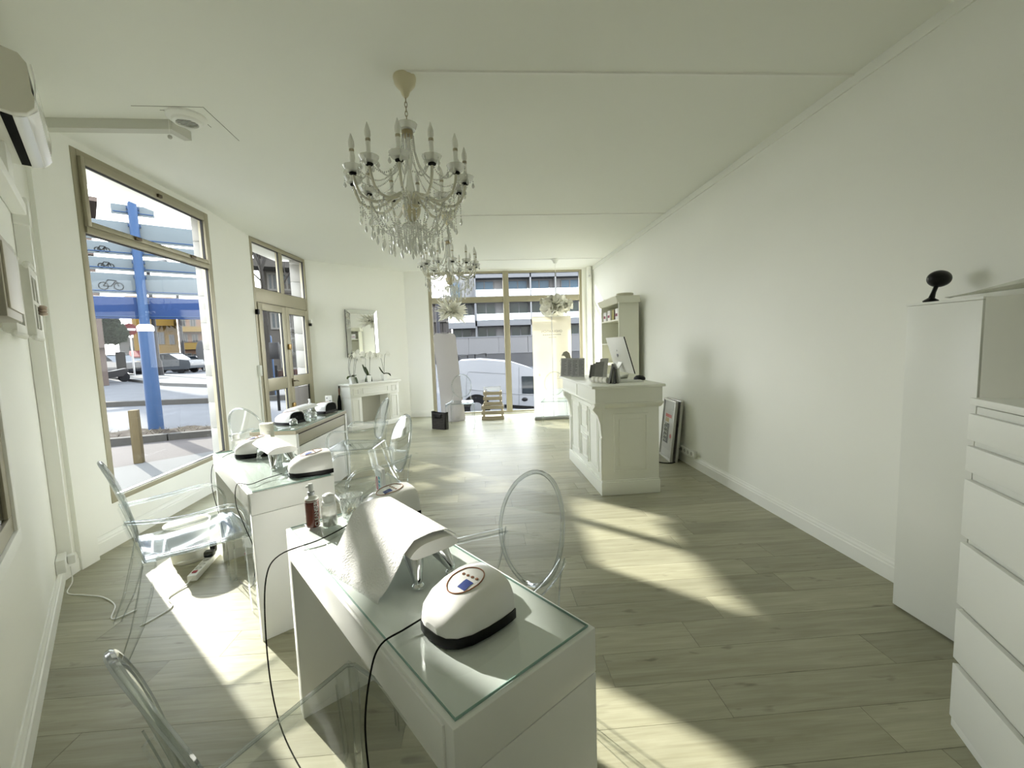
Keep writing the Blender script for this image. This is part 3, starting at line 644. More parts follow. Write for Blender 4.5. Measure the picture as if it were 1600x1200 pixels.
x_, z_ = P(820, 624); MB().ball((x_, .01, z_), .075, 14, 8, (1.25, .35, .8)).build('door_handle', blackp, van)
vplate('sill', [(788, 632), (915, 640), (915, 646), (788, 637)], blackm, -.02, .03)
wz = P(745, 645)
for nm, px in (('wheel', 745), ('wheel', 884)):
    x_ = P(px, 640)[0]; wh = MB().lathe([(.19, .10), (.33, .11), (.345, .05), (.345, -.10)], 26, (0, 0, 0), Matrix.Translation((x_, .05, .345)) @ Matrix.Rotation(R(90), 4, 'X')).build('wheel', tyre, van)
    hb = MB(); M0 = Matrix.Translation((x_, -.03, .345)) @ Matrix.Rotation(R(90), 4, 'X'); hb.lathe([(.03, .03), (.20, .02), (.20, .0)], 20, (0, 0, 0), M0)
    hb.build('hubcap', omat('hub_silver', (.55, .56, .58), .3, metal=.5), wh)
    MB().lathe([(.36, 0), (.42, 0), (.42, .05), (.36, .05)], 24, (0, 0, 0), Matrix.Translation((x_, .03, .36)) @ Matrix.Rotation(R(90), 4, 'X')).build('wheel_arch', blackm, van)
for (a_, b_) in (((716, 560), (728, 563)), ((742, 557), (760, 563))):
    xa_, za_ = P(*a_); xb_, zb_ = P(*b_)
    MB().tube([(xa_, .2, za_ - .08), (xa_, .2, za_ + .04), (xb_, 1.5, za_ + .06), (xb_, 1.5, za_ - .05)], .018, 6).build('roof_bar', blackm, van)
# retaining wall with panels
Yw = 44.0; gpan = omat('grey_fibre_panel', (.27, .266, .27), .7, noise=.03, objrand=.03); gcon = omat('raw_concrete', (.13, .13, .135), .85, noise=.15, nscale=.6)
xw0 = aty(640, 560, Yw).x; xw1 = aty(960, 560, Yw).x
zc = aty(760, 553, Yw).z; zt2 = aty(760, 527.5, Yw).z
hw0 = omat('coping_white', (.24, .245, .26), .6); rw = sroot('wall_across_street', (0, Yw, 0))
MB().box(xw0, xw1, 0, .6, -.75, zc).build('base', gcon, rw, smooth=0)
nx = 7; pw_ = (xw1 - xw0) / nx
for i in range(nx): MB().box(xw0 + i * pw_ + .03, xw0 + (i + 1) * pw_ - .03, -.08, .3, zc + .06, zt2).build('panel', gpan, rw, smooth=0)
MB().box(xw0, xw1, -.12, .4, zt2, zt2 + .12).build('coping', hw0, rw, smooth=0)
# hotel facade
Yh = 50.0; hx = lambda px: aty(px, 480, Yh).x; hzv = lambda py, px=770: aty(px, py, Yh).z
ht = thing('hotel_building', 'modern pale hotel with glazed balconies beyond the grey wall at the back', 'building', (0, Yh, 0), 0)
pale = omat('hotel_render', (.40, .402, .41), .8, noise=.03, nscale=.3); hwhite = omat('hotel_white', (.26, .268, .285), .6); hglassA = omat('hotel_glass_blue', (.10, .19, .28), .25, spec=.15, noise=.25, nscale=.7); hglassB = omat('hotel_glass_green', (.05, .075, .07), .2, spec=.15, noise=.7, nscale=.8)
X0, X1 = hx(700), hx(960)
MB().box(X0 + .5, X1, 1.6, 9, -.75, hzv(425)).build('wall', pale, ht, smooth=0)
railg = glassy('rail_glass', (.78, .88, .92), (.5, .6, .65), .12, .8, .02, 3.0)
for nm, p0_, p1_, y0 in (('slab', 434, 428, 0), ('slab', 470, 463, 0), ('slab', 509, 500.5, 0)):
    MB().box(hx(742), X1, y0, 1.7, hzv(p0_), hzv(p1_)).build(nm, hwhite, ht, smooth=0)
MB().box(X0, hx(742), -.4, 1.7, hzv(512), hzv(503)).build('slab', hwhite, ht, smooth=0); MB().box(X0, hx(742), -.2, 1.7, hzv(472), hzv(466)).build('slab', hwhite, ht, smooth=0)
for px in (741.5, 791, 829, 868): MB().box(hx(px), hx(px + (3 if px < 800 else 2)), 0, 1.65, hzv(526), hzv(428)).build('fin', hwhite if px < 745 else pale, ht, smooth=0)
def hwin(a, b, p0_, p1_, g):
    x0, x1, z0, z1 = hx(a), hx(b), hzv(p0_), hzv(p1_); mb = MB(); t = .13
    for q in ((x0 - t, x0, z0, z1), (x1, x1 + t, z0, z1), ((x0 + x1) / 2 - t / 2, (x0 + x1) / 2 + t / 2, z0, z1), (x0, x1, z1, z1 + t), (x0, x1, z0 - t, z0)): mb.box(q[0], q[1], 1.5, 1.62, q[2], q[3])
    f = mb.build('window', hwhite, ht, smooth=0); MB().box(x0, (x0 + x1) / 2 - t / 2, 1.54, 1.59, z0, z1).build('pane', g, f, smooth=0); MB().box((x0 + x1) / 2 + t / 2, x1, 1.54, 1.59, z0, z1).build('pane', g, f, smooth=0)
for a, b in ((704, 718), (744, 772), (797, 826), (831, 861), (882, 908), (920, 940)): hwin(a, b, 461, 437, hglassA)
for a, b in ((722, 737), (745, 774), (798, 827), (832, 862), (880, 908), (920, 940)): hwin(a, b, 500, 473, hglassB)
for a, b in ((706, 733), (746, 774), (800, 828), (840, 862), (881, 908)): hwin(a, b, 525, 511, hglassB)
for z0_, z1_ in ((463, 452), (500, 490)):
    MB().box(hx(742), X1, .02, .06, hzv(z0_), hzv(z1_)).build('glass_rail', railg, ht, smooth=0)
MB().box(X0, hx(741), -.36, -.32, hzv(503), hzv(492)).build('glass_rail', railg, ht, smooth=0)
for i, (px, y_) in enumerate(((760, 461), (812, 461), (846, 461), (894, 461), (760, 500), (812, 500), (894, 500))):
    f = MB(); x_ = hx(px); z_ = hzv(y_)
    f.box(x_ - .5, x_ + .5, .7, 1.2, z_ + .6, z_ + .66); f.box(x_ - .04, x_ + .04, .9, 1, z_, z_ + .6); f.box(x_ + .7, x_ + 1.1, .7, 1.1, z_ + .35, z_ + .4); f.box(x_ + 1.05, x_ + 1.1, .7, 1.1, z_, z_ + .8); f.box(x_ - 1.1, x_ - .7, .7, 1.1, z_, z_ + .38)
    f.build('balcony_furniture', steel, ht, smooth=0)
# older beige building and dark pole at the left of the back window
Yb = 62; xa = aty(655, 500, Yb).x; xb = aty(698, 500, Yb).x; w_ = xb - xa; bzz = lambda py: aty(685, py, Yb).z
cw = omat('hotel_white2', (.2, .185, .165), .8)
building('apartment_building', 'old beige block with stacked balconies left of the pale hotel', Vector((xa, Yb, 0)), 0, w_, 8, -.75, bzz(476), (.15, .125, .105),
         [(w_ * f_, w_ * f_ + 1.1, bzz(q) - .9, bzz(q) + .9) for q in (490, 515, 535) for f_ in (.55, .85)], [(w_ * .4, w_, bzz(q), bzz(q - 4), 1.0, cw) for q in (504, 524, 545)], win=(.08, .07, .07), roofm=omat('grey_roof', (.15, .15, .16), .8))
p = aty(687, 560, 30); lp = thing('street_lamp', 'dark grey pole rising left of the pale hotel behind the back window', 'lamp post', (p.x, 30, -.75), 0)
MB().lathe([(.16, 0), (.13, 1.5), (.11, 5.6)], 10).build('post', omat('dark_pole', (.08, .08, .09), .6), lp)
MB().tube([(0, 0, 5.55), (.4, -.1, 5.75), (1.0, -.2, 5.7)], [.05, .05, .09], 6).build('lantern', steel, lp)
# ================================================================ chandeliers and pendants
bulbm = mat('opal_bulb', (.85, .85, .80), .3); candm = mat('candle_sleeve', (.88, .88, .84), .4); armm = mat('arm_glass_cream', (.68, .66, .56), .18, coat=.6)
def strand(mb, pts, n, r=.0055, h=.007):
    """beads evenly along a poly-line, joined into one strand"""
    P = [Vector(p) for p in pts]; Ls = [0]
    for a, b in zip(P, P[1:]): Ls.append(Ls[-1] + (b - a).length)
    for i in range(n):
        t = Ls[-1] * (i + .5) / n; k = max(j for j in range(len(P) - 1) if Ls[j] <= t + 1e-9); f = (t - Ls[k]) / max(1e-9, Ls[k + 1] - Ls[k]); mb.octa(P[k].lerp(P[k + 1], f), r, h)
def sag(a, b, s, n=10):
    a = Vector(a); b = Vector(b); return [a.lerp(b, i / n) - Vector((0, 0, s * 4 * (i / n) * (1 - i / n))) for i in range(n + 1)]
def drop(mb, p, L=.04, r=.010):
    x, y, z = p; mb.tube([(x, y, z), (x, y, z - .012)], .0012, 3); mb.octa((x, y, z - .016), .005, .005)
    mb.lathe([(.0005, 0), (r * .45, -.006), (r, -L * .6), (r * .8, -L * .8), (.0005, -L)], 6, (x, y, z - .022))
def make_chandelier(label, loc):
    c = thing('chandelier', label, 'chandelier', loc, 0, 'crystal chandeliers'); R0 = .335; Z = lambda z: z - 3.085 + .04
    MB().lathe([(.066, 0), (.068, -.012), (.060, -.045), (.030, -.080), (.020, -.105), (.008, -.12)], 20).build('ceiling_rose', cream, c)
    mb = MB(); z = -.115
    for i in range(7):
        z0 = z - i * .026
        mb.tube([(.008 * math.sin(a * math.pi / 4) * (i % 2), .008 * math.sin(a * math.pi / 4) * (1 - i % 2), z0 - .016 + .018 * math.cos(a * math.pi / 4)) for a in range(8)], .0022, 5, closed=True)
    mb.build('chain', mat('dull_brass', (.34, .28, .17), .4, .5), c)
    mb = MB(); mb.lathe([(.012, Z(2.735)), (.050, Z(2.742)), (.062, Z(2.775)), (.058, Z(2.777)), (.045, Z(2.752)), (.010, Z(2.748))], 12); mb.build('top_dish', crystal, c)
    MB().lathe([(.012, Z(2.70)), (.034, Z(2.705)), (.034, Z(2.735)), (.012, Z(2.74))], 14).build('collar', MATS['dull_brass'], c)
    MB().lathe([(.010, Z(2.72)), (.014, Z(2.62)), (.024, Z(2.56)), (.012, Z(2.5)), (.022, Z(2.43)), (.030, Z(2.38)), (.014, Z(2.30))], 12).build('stem', crystal, c)
    MB().lathe([(.056, Z(2.295)), (.058, Z(2.28)), (.050, Z(2.245)), (.028, Z(2.215)), (.006, Z(2.205))], 20).build('bowl', cream, c)
    MB().lathe([(.005, Z(2.205)), (.05, Z(2.195)), (.055, Z(2.18)), (.015, Z(2.185))], 12).build('lower_dish', crystal, c)
    parts = []
    a = MB().tube([(.03, 0, Z(2.29)), (.036, 0, Z(2.335)), (.062, 0, Z(2.36)), (.10, 0, Z(2.348)), (.155, 0, Z(2.312)), (.21, 0, Z(2.292)), (.265, 0, Z(2.297)), (.305, 0, Z(2.325)), (.326, 0, Z(2.375)), (R0, 0, Z(2.425))], .0085, 8).build('arm', armm, c)
    q = MB().lathe([(.006, Z(2.418)), (.022, Z(2.424)), (.022, Z(2.430)), (.006, Z(2.432))], 12, (R0, 0, 0)).build('cup_base', blackm, c)
    g = MB(); prof = [(.012, 2.432), (.040, 2.440), (.055, 2.468), (.050, 2.470), (.034, 2.446), (.012, 2.442)]
    g.lathe([(r, Z(z)) for r, z in prof], 12, (R0, 0, 0)); g = g.build('drip_cup', crystal, c)
    k = MB().lathe([(.0125, Z(2.44)), (.0125, Z(2.545)), (.008, Z(2.547))], 10, (R0, 0, 0)).build('candle', candm, c)
    kr = MB().lathe([(.014, Z(2.547)), (.014, Z(2.559))], 10, (R0, 0, 0)).build('socket_ring', mat('beige_ring', (.42, .37, .26), .4), c)
    b = MB().lathe([(.011, Z(2.558)), (.0175, Z(2.576)), (.0165, Z(2.60)), (.008, Z(2.628)), (.001, Z(2.645))], 10, (R0, 0, 0)).build('bulb', bulbm, c)
    mb = MB()
    for t in (0, 90, 180, 270):
        drop(mb, (R0 + .05 * math.cos(R(t + 20)), .05 * math.sin(R(t + 20)), Z(2.462)), .036)
    d = mb.build('cup_drops', crystal, c)
    mb = MB(); strand(mb, [(.034, 0, Z(2.71)), (.040, 0, Z(2.62)), (.062, 0, Z(2.54))] + sag((.062, 0, Z(2.54)), (R0 - .04, 0, Z(2.45)), .075)[1:], 46); s1 = mb.build('crystal_strand', crystal, c)
    e = R(30); P2 = (R0 * .97 * math.cos(e), R0 * .97 * math.sin(e), Z(2.44))
    mb = MB(); strand(mb, sag((R0 * .97, 0, Z(2.44)), P2, .06), 18); s2 = mb.build('crystal_swag', crystal, c)
    mb = MB(); a0 = (.24, 0, Z(2.285)); a1 = (.24 * math.cos(e), .24 * math.sin(e), Z(2.285)); strand(mb, sag(a0, a1, .07), 16)
    strand(mb, sag(a0, (.05, .012, Z(2.19)), .10), 26); strand(mb, sag((.30, 0, Z(2.31)), (.13, .02, Z(2.15)), .05), 18)
    for (r_, t, z_, L) in ((.24, 0, 2.28, .05), (.30, 4, 2.305, .05), (.235, 15, 2.215, .06), (.18, 3, 2.16, .06), (.13, 10, 2.135, .06), (.27, 9, 2.25, .045)):
        strand(mb, [(r_ * math.cos(R(t)), r_ * math.sin(R(t)), Z(z_)), (r_ * math.cos(R(t)), r_ * math.sin(R(t)), Z(z_ - .05))], 4); drop(mb, (r_ * math.cos(R(t)), r_ * math.sin(R(t)), Z(z_ - .05)), L, .009)
    s3 = mb.build('crystal_garland', crystal, c)
    mb = MB(); strand(mb, [(.05, 0, Z(2.19)), (.052, 0, Z(2.10))], 8); drop(mb, (.052, 0, Z(2.10)), .06); strand(mb, [(.10, .03, Z(2.16)), (.10, .03, Z(2.07))], 6)
    strand(mb, [(.085, .02, Z(2.20)), (.085, .02, Z(2.12))], 7); drop(mb, (.085, .02, Z(2.125)), .055); s4 = mb.build('crystal_tassel', crystal, c)
    for o in (d, s1, s2, s3, s4): o['kind'] = 'stuff'
    for n_ in range(1, 12):
        for o in (a, q, g, k, kr, b, d, s1, s2, s3, s4):
            o2 = o.copy(); C.objects.link(o2); o2.rotation_euler = (0, 0, R(30 * n_)); o2.parent = c
    return c
ch = make_chandelier('large crystal chandelier nearest the camera with cream bowl and candle bulbs', (-.408, 2.72, 3.085))
c2 = copyat(ch, (-.385, 5.43, 3.085), R(11), 'smaller looking crystal chandelier hanging farther back in front of the shop window')
def pendant(label, loc, kind):
    p = thing('pendant_lamp', label, 'lamp', loc, 0)
    MB().lathe([(.07, 0), (.07, -.02), (.045, -.05), (.03, -.085), (.01, -.09)], 16).build('ceiling_rose', wply, p)
    zc = -.92 if kind == 'wavy' else -.93
    MB().tube([(0, 0, -.08), (0, 0, zc + .05)], .004, 5).build('cord', wply, p)
    m = mat('lamp_petal_plastic', (.84, .83, .76), .5); MB().ball((0, 0, zc), .05, 10, 8).build('bulb', bulbm, p)
    rnd = random.Random(5 if kind == 'wavy' else 9)
    n = 46 if kind == 'wavy' else 170
    for i in range(n):
        u = rnd.uniform(-.75, .9); t = i * 2.399; rr = math.sqrt(max(.05, 1 - u * u)); d = Vector((rr * math.cos(t), rr * math.sin(t), u * .62)).normalized(); s = d.cross(Vector((0, 0, 1))).normalized(); w = d.cross(s)
        L = rnd.uniform(.24, .36) if kind == 'wavy' else rnd.uniform(.18, .36); wd = rnd.uniform(.055, .085) * (1 if kind == 'wavy' else .62); cv = rnd.uniform(-.08, .1); a = rnd.uniform(-1.2, 1.2); s, w = s * math.cos(a) + w * math.sin(a), w * math.cos(a) - s * math.sin(a)
        if kind == 'wavy':
            f = lambda x, y: Vector((0, 0, zc)) + d * (L * x) + s * (wd * 1.5 * (y - .5) * 2 * (.5 + .7 * x)) * (1 if x < .9 else .8) + w * (.03 * math.sin(x * 7 + i) + .035 * math.sin(y * 9 + i) * x) - d * (.05 * (2 * y - 1) ** 2 * x)
        else:
            f = lambda x, y: Vector((0, 0, zc)) + d * (L * x) + s * (wd * (y - .5) * 2 * (1 - x ** 2.2) * (.35 + x * 1.1)) + w * (cv * x * x + .02 * abs(y - .5))
        MB().sheet(f, 8, 8 if kind == 'wavy' else 3, .0015).build('petal', m, p, smooth=60)
    return p
pendant('spiky white petal ceiling lamp hanging left beneath the far chandelier', (-.571, 8.18, 3.085), 'spiky')
pendant('ruffled white ceiling lamp hanging in front of the cream roll-up banner', (1.42, 8.18, 3.085), 'wavy')
# ================================================================ ceiling vent, ducts, air conditioner, wall items
n_ = Vector((.768, .640, 0)); d_ = Vector((-.64, .768, 0)); K_ = Vector((-2.87, 2.91, 0))
azl = math.atan2(d_.y, d_.x)   # local x along the left wall away from the camera, local y out of the room
ac = thing('air_conditioner', 'white wall mounted air conditioner at the upper left near the ceiling', 'air conditioner', (*(K_ + d_ * -1.08)[:2], 2.60), azl)
sec = [(0, .0), (.06, .0), (.13, -.012), (.175, 0), (.20, .03), (.205, .07), (.198, .10), (.193, .22), (.17, .255), (.10, .27), (0, .27)]
MB().extr([(0, -a, b) for a, b in sec], (.78, 0, 0)).build('body', mat('ac_white', (.80, .79, .73), .35), ac, smooth=40)
MB().extr([(-.012, -a * 1.0, b) for a, b in sec], (.014, 0, 0)).build('end_panel', mat('ac_beige', (.66, .64, .56), .5), ac, smooth=0)
MB().sheet(lambda u, v: (.03 + .72 * u, -(.128 + .082 * v), -.016 + .05 * v * v), 1, 8, .006).build('louvre_flap', wglossp, ac)
MB().box(.03, .74, -.126, -.088, -.012, .004).build('air_slot', blackm, ac, smooth=0)
MB().sheet(lambda u, v: (.0 + .78 * u, -(.208 + .006 * math.sin(v * 3.1)), .075 + .15 * v), 1, 6, .006).build('front_cover', wglossp, ac)
dk = thing('pipe_trunking', 'white pipe trunking running from under the air conditioner down the wall corner', 'trunking', (*(K_ + d_ * -1.0)[:2], 0), azl)
mb = MB(); mb.bbox(0, .93, -.065, -.001, 2.36, 2.43, .008); mb.build('horizontal_cover', trim_m, dk)
MB().bbox(.90, .985, -.075, -.001, 2.30, 2.47, .01).build('elbow', trim_m, dk)
MB().bbox(.915, .975, -.068, -.001, .15, 2.32, .004).build('vertical_cover', trim_m, dk)
MB().bbox(.35, .55, -.06, -.001, 2.43, 2.60, .006).build('vertical_cover', trim_m, dk)
cd = thing('ceiling_duct', 'long grey white boxed duct under the ceiling ending near the round vent', 'duct', (0, 0, 0), 0)
MB().prism([(-2.90, 3.175), (-2.07, 3.20), (-2.07, 3.265), (-2.90, 3.24)], 3.02, 3.086).build('trunking', mat('dusty_white', (.62, .62, .56), .5), cd, smooth=0)
MB().prism([(-2.085, 3.20), (-2.07, 3.21), (-2.05, 3.37), (-2.10, 3.37), (-2.12, 3.26)], 3.022, 3.086).build('elbow', MATS['dusty_white'], cd, smooth=0)
rv = thing('ceiling_vent', 'round white ceiling vent with dark slats and hanging pull ball', 'vent', (-1.945, 3.165, 3.085), R(15))
MB().lathe([(.118, .001), (.118, -.012), (.105, -.026), (.088, -.03), (.082, -.044), (.066, -.049), (.0625, -.044), (.0625, -.034)], 32).build('rim', trim_m, rv)
MB().lathe([(.0625, -.0365), (.0625, -.0345)], 24).build('cavity', blackm, rv)
for i in range(5):
    y_ = -.042 + i * .021; w_ = math.sqrt(.061 ** 2 - y_ ** 2); MB().box(-w_, w_, y_ - .0018, y_ + .0018, -.042, -.037).build('slat', trim_m, rv, smooth=0)
MB().tube([(-.105, -.0, -.02), (-.106, 0, -.13)], .0012, 4).build('pull_cord', trim_m, rv); MB().ball((-.106, 0, -.145), .014, 10, 8).build('pull_ball', mat('pull_grey', (.5, .5, .46), .4), rv)
fc = thing('fuse_box', 'beige electrical box on the left wall beside the ornate white frames', 'electrical box', (*(K_ + d_ * -1.56)[:2], 1.62), azl)
MB().bbox(-.35, 0, -.12, -.001, 0, .28, .006).build('body', mat('beige_box', (.50, .47, .38), .5), fc); MB().bbox(-.33, -.02, -.127, -.12, .03, .25, .004).build('cover', mat('beige_cover', (.56, .53, .44), .45), fc)
def ornate(s, w, z0, z1, lab, off=.07, ornament=False):
    f = thing('ornate_frame', lab, 'frame', (*(K_ + d_ * s)[:2], z0), azl, 'ornate white window shaped frames on the left wall'); h = z1 - z0; m = mat('distressed_white', (.74, .74, .68), .6, noise=.08, nscale=30)
    for (a, b, c_, e) in ((0, .045, 0, h), (w - .045, w, 0, h), (.045, w - .045, h - .045, h), (.045, w - .045, 0, .045), (w / 2 - .012, w / 2 + .012, .045, h - .045), (.045, w / 2 - .012, h / 2 - .012, h / 2 + .012), (w / 2 + .012, w - .045, h / 2 - .012, h / 2 + .012)):
        MB().bbox(a, b, -off, -off + .045, c_, e, .008).build('rail', m, f)
    MB().box(.04, w - .04, -off + .02, -off + .03, .04, h - .04).build('mirror_plate', mat('old_mirror', (.35, .36, .34), .15, metal=.7), f, smooth=0)
    MB().box(.02, w - .02, -off + .04, -.001, .02, h - .02).build('backing', m, f, smooth=0)
    for i in range(7):
        t = i / 6
        for zz_, r_ in ((h + .02 * math.sin(t * math.pi), .022), (-.005, .02)): MB().ball((w * t, -off + .01, zz_), r_, 8, 6, (1.1, .6, .8)).build('carved_scroll', m, f)
    return f
ornate(-1.20, .33, 1.60, 1.97, 'white ornate window shaped frame nearest the beige electrical box')
o2_ = ornate(-.72, .33, 1.60, 1.97, 'white ornate window shaped frame nearest the wall corner with pinkish ornament', .09)
mb = MB(); [mb.ball((.30, -.10, .14 + .018 * i), .03, 10, 6, (1.2, .7, .4)) for i in range(3)]; mb.build('ornament', mat('pink_ornament', (.52, .42, .34), .6), o2_)
# wall socket with plug at the kink of the left wall, and its cable
ws = thing('wall_socket', 'white double wall socket with plug above the left baseboard corner', 'socket', (*(K_ + d_ * -.16)[:2], .14), azl)
MB().bbox(-.10, .06, -.045, -.001, .0, .085, .006).build('box', wply, ws); MB().bbox(.0, .05, -.085, -.045, .01, .07, .012).build('plug', wply, ws)
cb = [(-2.70, 2.80, .15), (-2.70, 2.80, .05), (-2.68, 2.74, .006), (-2.54, 2.70, .006), (-2.40, 2.66, .006), (-2.25, 2.56, .006), (-2.15, 2.42, .006), (-2.08, 2.50, .006)]
def spline(P, n=6):
    P = [Vector(p) for p in P]; out = []
    for i in range(len(P) - 1):
        p0 = P[max(i - 1, 0)]; p1 = P[i]; p2 = P[i + 1]; p3 = P[min(i + 2, len(P) - 1)]
        for k in range(n):
            t = k / n; out.append(.5 * ((2 * p1) + (p2 - p0) * t + (2 * p0 - 5 * p1 + 4 * p2 - p3) * t * t + (3 * p1 - p0 - 3 * p2 + p3) * t ** 3))
    return out + [P[-1]]
tag(MB().tube(spline(cb), .0035, 6).build('power_cable', wply), 'thin white cable curling on the floor from the wall socket', 'cable')
# ================================================================ manicure desks and what stands on them
TZ = .786
def desk(label, loc, rz, drawer=False):
    d = thing('manicure_desk', label, 'desk', loc, rz); w, L = .41, 1.20
    if not drawer:
        MB().bbox(0, w, 0, L, .665, .779, .003).build('top_box', wlac, d)
        MB().bbox(0, w, 0, .045, 0, .663, .003).build('side_panel', wlac, d); MB().bbox(0, w, L - .045, L, 0, .663, .003).build('side_panel', wlac, d)
        MB().bbox(w - .17, w - .152, .045, L - .045, .12, .664, .002).build('back_panel', wlac, d)
        MB().bbox(-.006, .0, .03, L - .03, .675, .77, .002).build('drawer_front', wlac, d)
    else:
        MB().bbox(0, w, 0, L, .745, .779, .003).build('top', mat('tan_edge', (.40, .36, .27), .4), d)
        MB().bbox(0, w, 0, .045, 0, .744, .003).build('side_panel', wlac, d); MB().bbox(0, w, L - .045, L, 0, .744, .003).build('side_panel', wlac, d)
        MB().bbox(.0, .02, .045, L - .045, .12, .744, .002).build('back_panel', wlac, d)
        MB().bbox(w - .03, w - .012, .05, L - .05, .02, .62, .002).build('front_panel', wlac, d)
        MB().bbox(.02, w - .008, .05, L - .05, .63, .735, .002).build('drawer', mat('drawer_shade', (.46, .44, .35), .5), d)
        MB().box(w - .012, w - .004, .05, L - .05, .734, .744).build('drawer_gap', mat('gap_dark', (.03, .02, .025), .8), d, smooth=0)
    MB().bbox(.014, w - .014, .0145, L - .0145, .7795, .785, .0008).build('glass_top', tglass, d)
    for q in ((.012, w - .012, .0130, .0145), (.012, w - .012, L - .0145, L - .0130), (.0125, .014, .0145, L - .0145), (w - .014, w - .0125, .0145, L - .0145)): MB().box(q[0], q[1], q[2], q[3], .7797, .7856).build('glass_edge', mat('green_glass_edge', (.26, .42, .37), .15), d, smooth=0)
    return d
a39 = R(37.1); D3 = Vector((-.081, .717, 0)); D2 = Vector((-1.185, 2.136, 0)); r2 = R(38.5)
r1 = R(-3); B1 = Vector((-1.693, 3.846, 0)); D1 = B1 - Vector((math.cos(r1), math.sin(r1), 0)) * .41
desk('near white manicure desk with glass top in the foreground', D3, a39)
desk('middle white manicure desk with glass top beside the big street window', D2, r2)
desk('far manicure desk with tan edged top near the entrance door', D1, r1, True)
def nail_lamp(label, x, y, rz, s=1.0, z=TZ):
    t = thing('nail_lamp', label, 'nail lamp', (x, y, z), rz, 'white domed nail lamps'); prof = []
    xs = [-.112, -.105, -.085, -.05, 0, .05, .09, .105]; hs = [.028, .046, .066, .086, .100, .106, .104, .102]; ws = [.026, .056, .080, .096, .104, .106, .104, .101]
    def body(u, v, k=1.0, z0=.018):
        i = min(int(u * 7), 6); f = u * 7 - i; X = xs[i] + (xs[i + 1] - xs[i]) * f; h = hs[i] + (hs[i + 1] - hs[i]) * f; w = ws[i] + (ws[i + 1] - ws[i]) * f
        a = math.pi * v; ca, sa = math.cos(a), math.sin(a); p = .62
        return (X * s, -w * k * s * math.copysign(abs(ca) ** p, ca), z0 + (h * k - z0 * .2) * s * sa ** p)
    mb = MB(); mb.sheet(lambda u, v: body(u, v), 14, 20, .004); mb.extr([body(0, j / 20) for j in range(21)], (.002, 0, 0)); mb.build('body', wglossp, t, smooth=50)
    mb = MB(); mb.extr([(.100 * s, *body(1, j / 20, .88)[1:]) for j in range(21)], (.004, 0, 0)); mb.build('mouth', blackm, t, smooth=0)
    pts = [(X * 1.02 * s, -w * 1.03 * s) for X, w in zip(xs, ws)] + [(X * 1.02 * s, w * 1.03 * s) for X, w in zip(xs[::-1], ws[::-1])]
    MB().prism(pts, 0.0, .024).build('base', blackp, t)
    def top(x, y):
        X = x / s; i = max(k for k in range(7) if xs[k] <= X); f = (X - xs[i]) / (xs[i + 1] - xs[i]); h = hs[i] + (hs[i + 1] - hs[i]) * f; w = ws[i] + (ws[i + 1] - ws[i]) * f
        ca = min(1, abs(y) / (w * s)) ** (1 / .62); return .018 + (h - .018 * .2) * s * math.sqrt(max(0, 1 - ca * ca)) ** .62
    E_ = lambda a: (.012 * s + .058 * s * math.cos(a), .048 * s * math.sin(a))
    MB().tube([(*E_(a * math.pi / 16), top(*E_(a * math.pi / 16)) + .0008) for a in range(32)], .0016, 5, closed=True).build('copper_ring', mat('copper', (.35, .16, .09), .3, .7), t)
    MB().sheet(lambda u, v: (-.022 * s + .034 * s * u, -.034 * s + .030 * s * v, top(-.022 * s + .034 * s * u, -.034 * s + .030 * s * v) + .0012), 3, 3, .001).build('display', mat('display_blue', (.06, .09, .30), .2), t)
    for i in range(4):
        x_, y_ = (.030 - .002 * i) * s, (-.028 + .017 * i) * s; MB().lathe([(.0042, -.001), (.0042, .0014)], 10, (x_, y_, top(x_, y_))).build('button', MATS['copper'], t)
    return t
p = (hz(665, 985, TZ) + hz(798, 972, TZ)) / 2
nail_lamp('white nail lamp on the near end of the foreground desk', -.075, 1.02, R(42), .88)
p = hz(612, 800, TZ); nail_lamp('white nail lamp behind the paper towel on the foreground desk', -.42, 1.74, R(33), .95)
nail_lamp('white nail lamp on the near end of the middle desk', -1.02, 2.46, R(30), 1.0)
nail_lamp('white nail lamp on the far end of the middle desk behind the hand rest', -1.60, 2.98, R(30), 1.0)
p = hz(441, 664, TZ); nail_lamp('white nail lamp on the near end of the far desk with its black mouth showing', p.x + .02, p.y + .09, R(-18), 1.0)
p = hz(503, 645, TZ); nail_lamp('white nail lamp on the far end of the far desk near the little sign', p.x, p.y + .05, R(-18), 1.0)
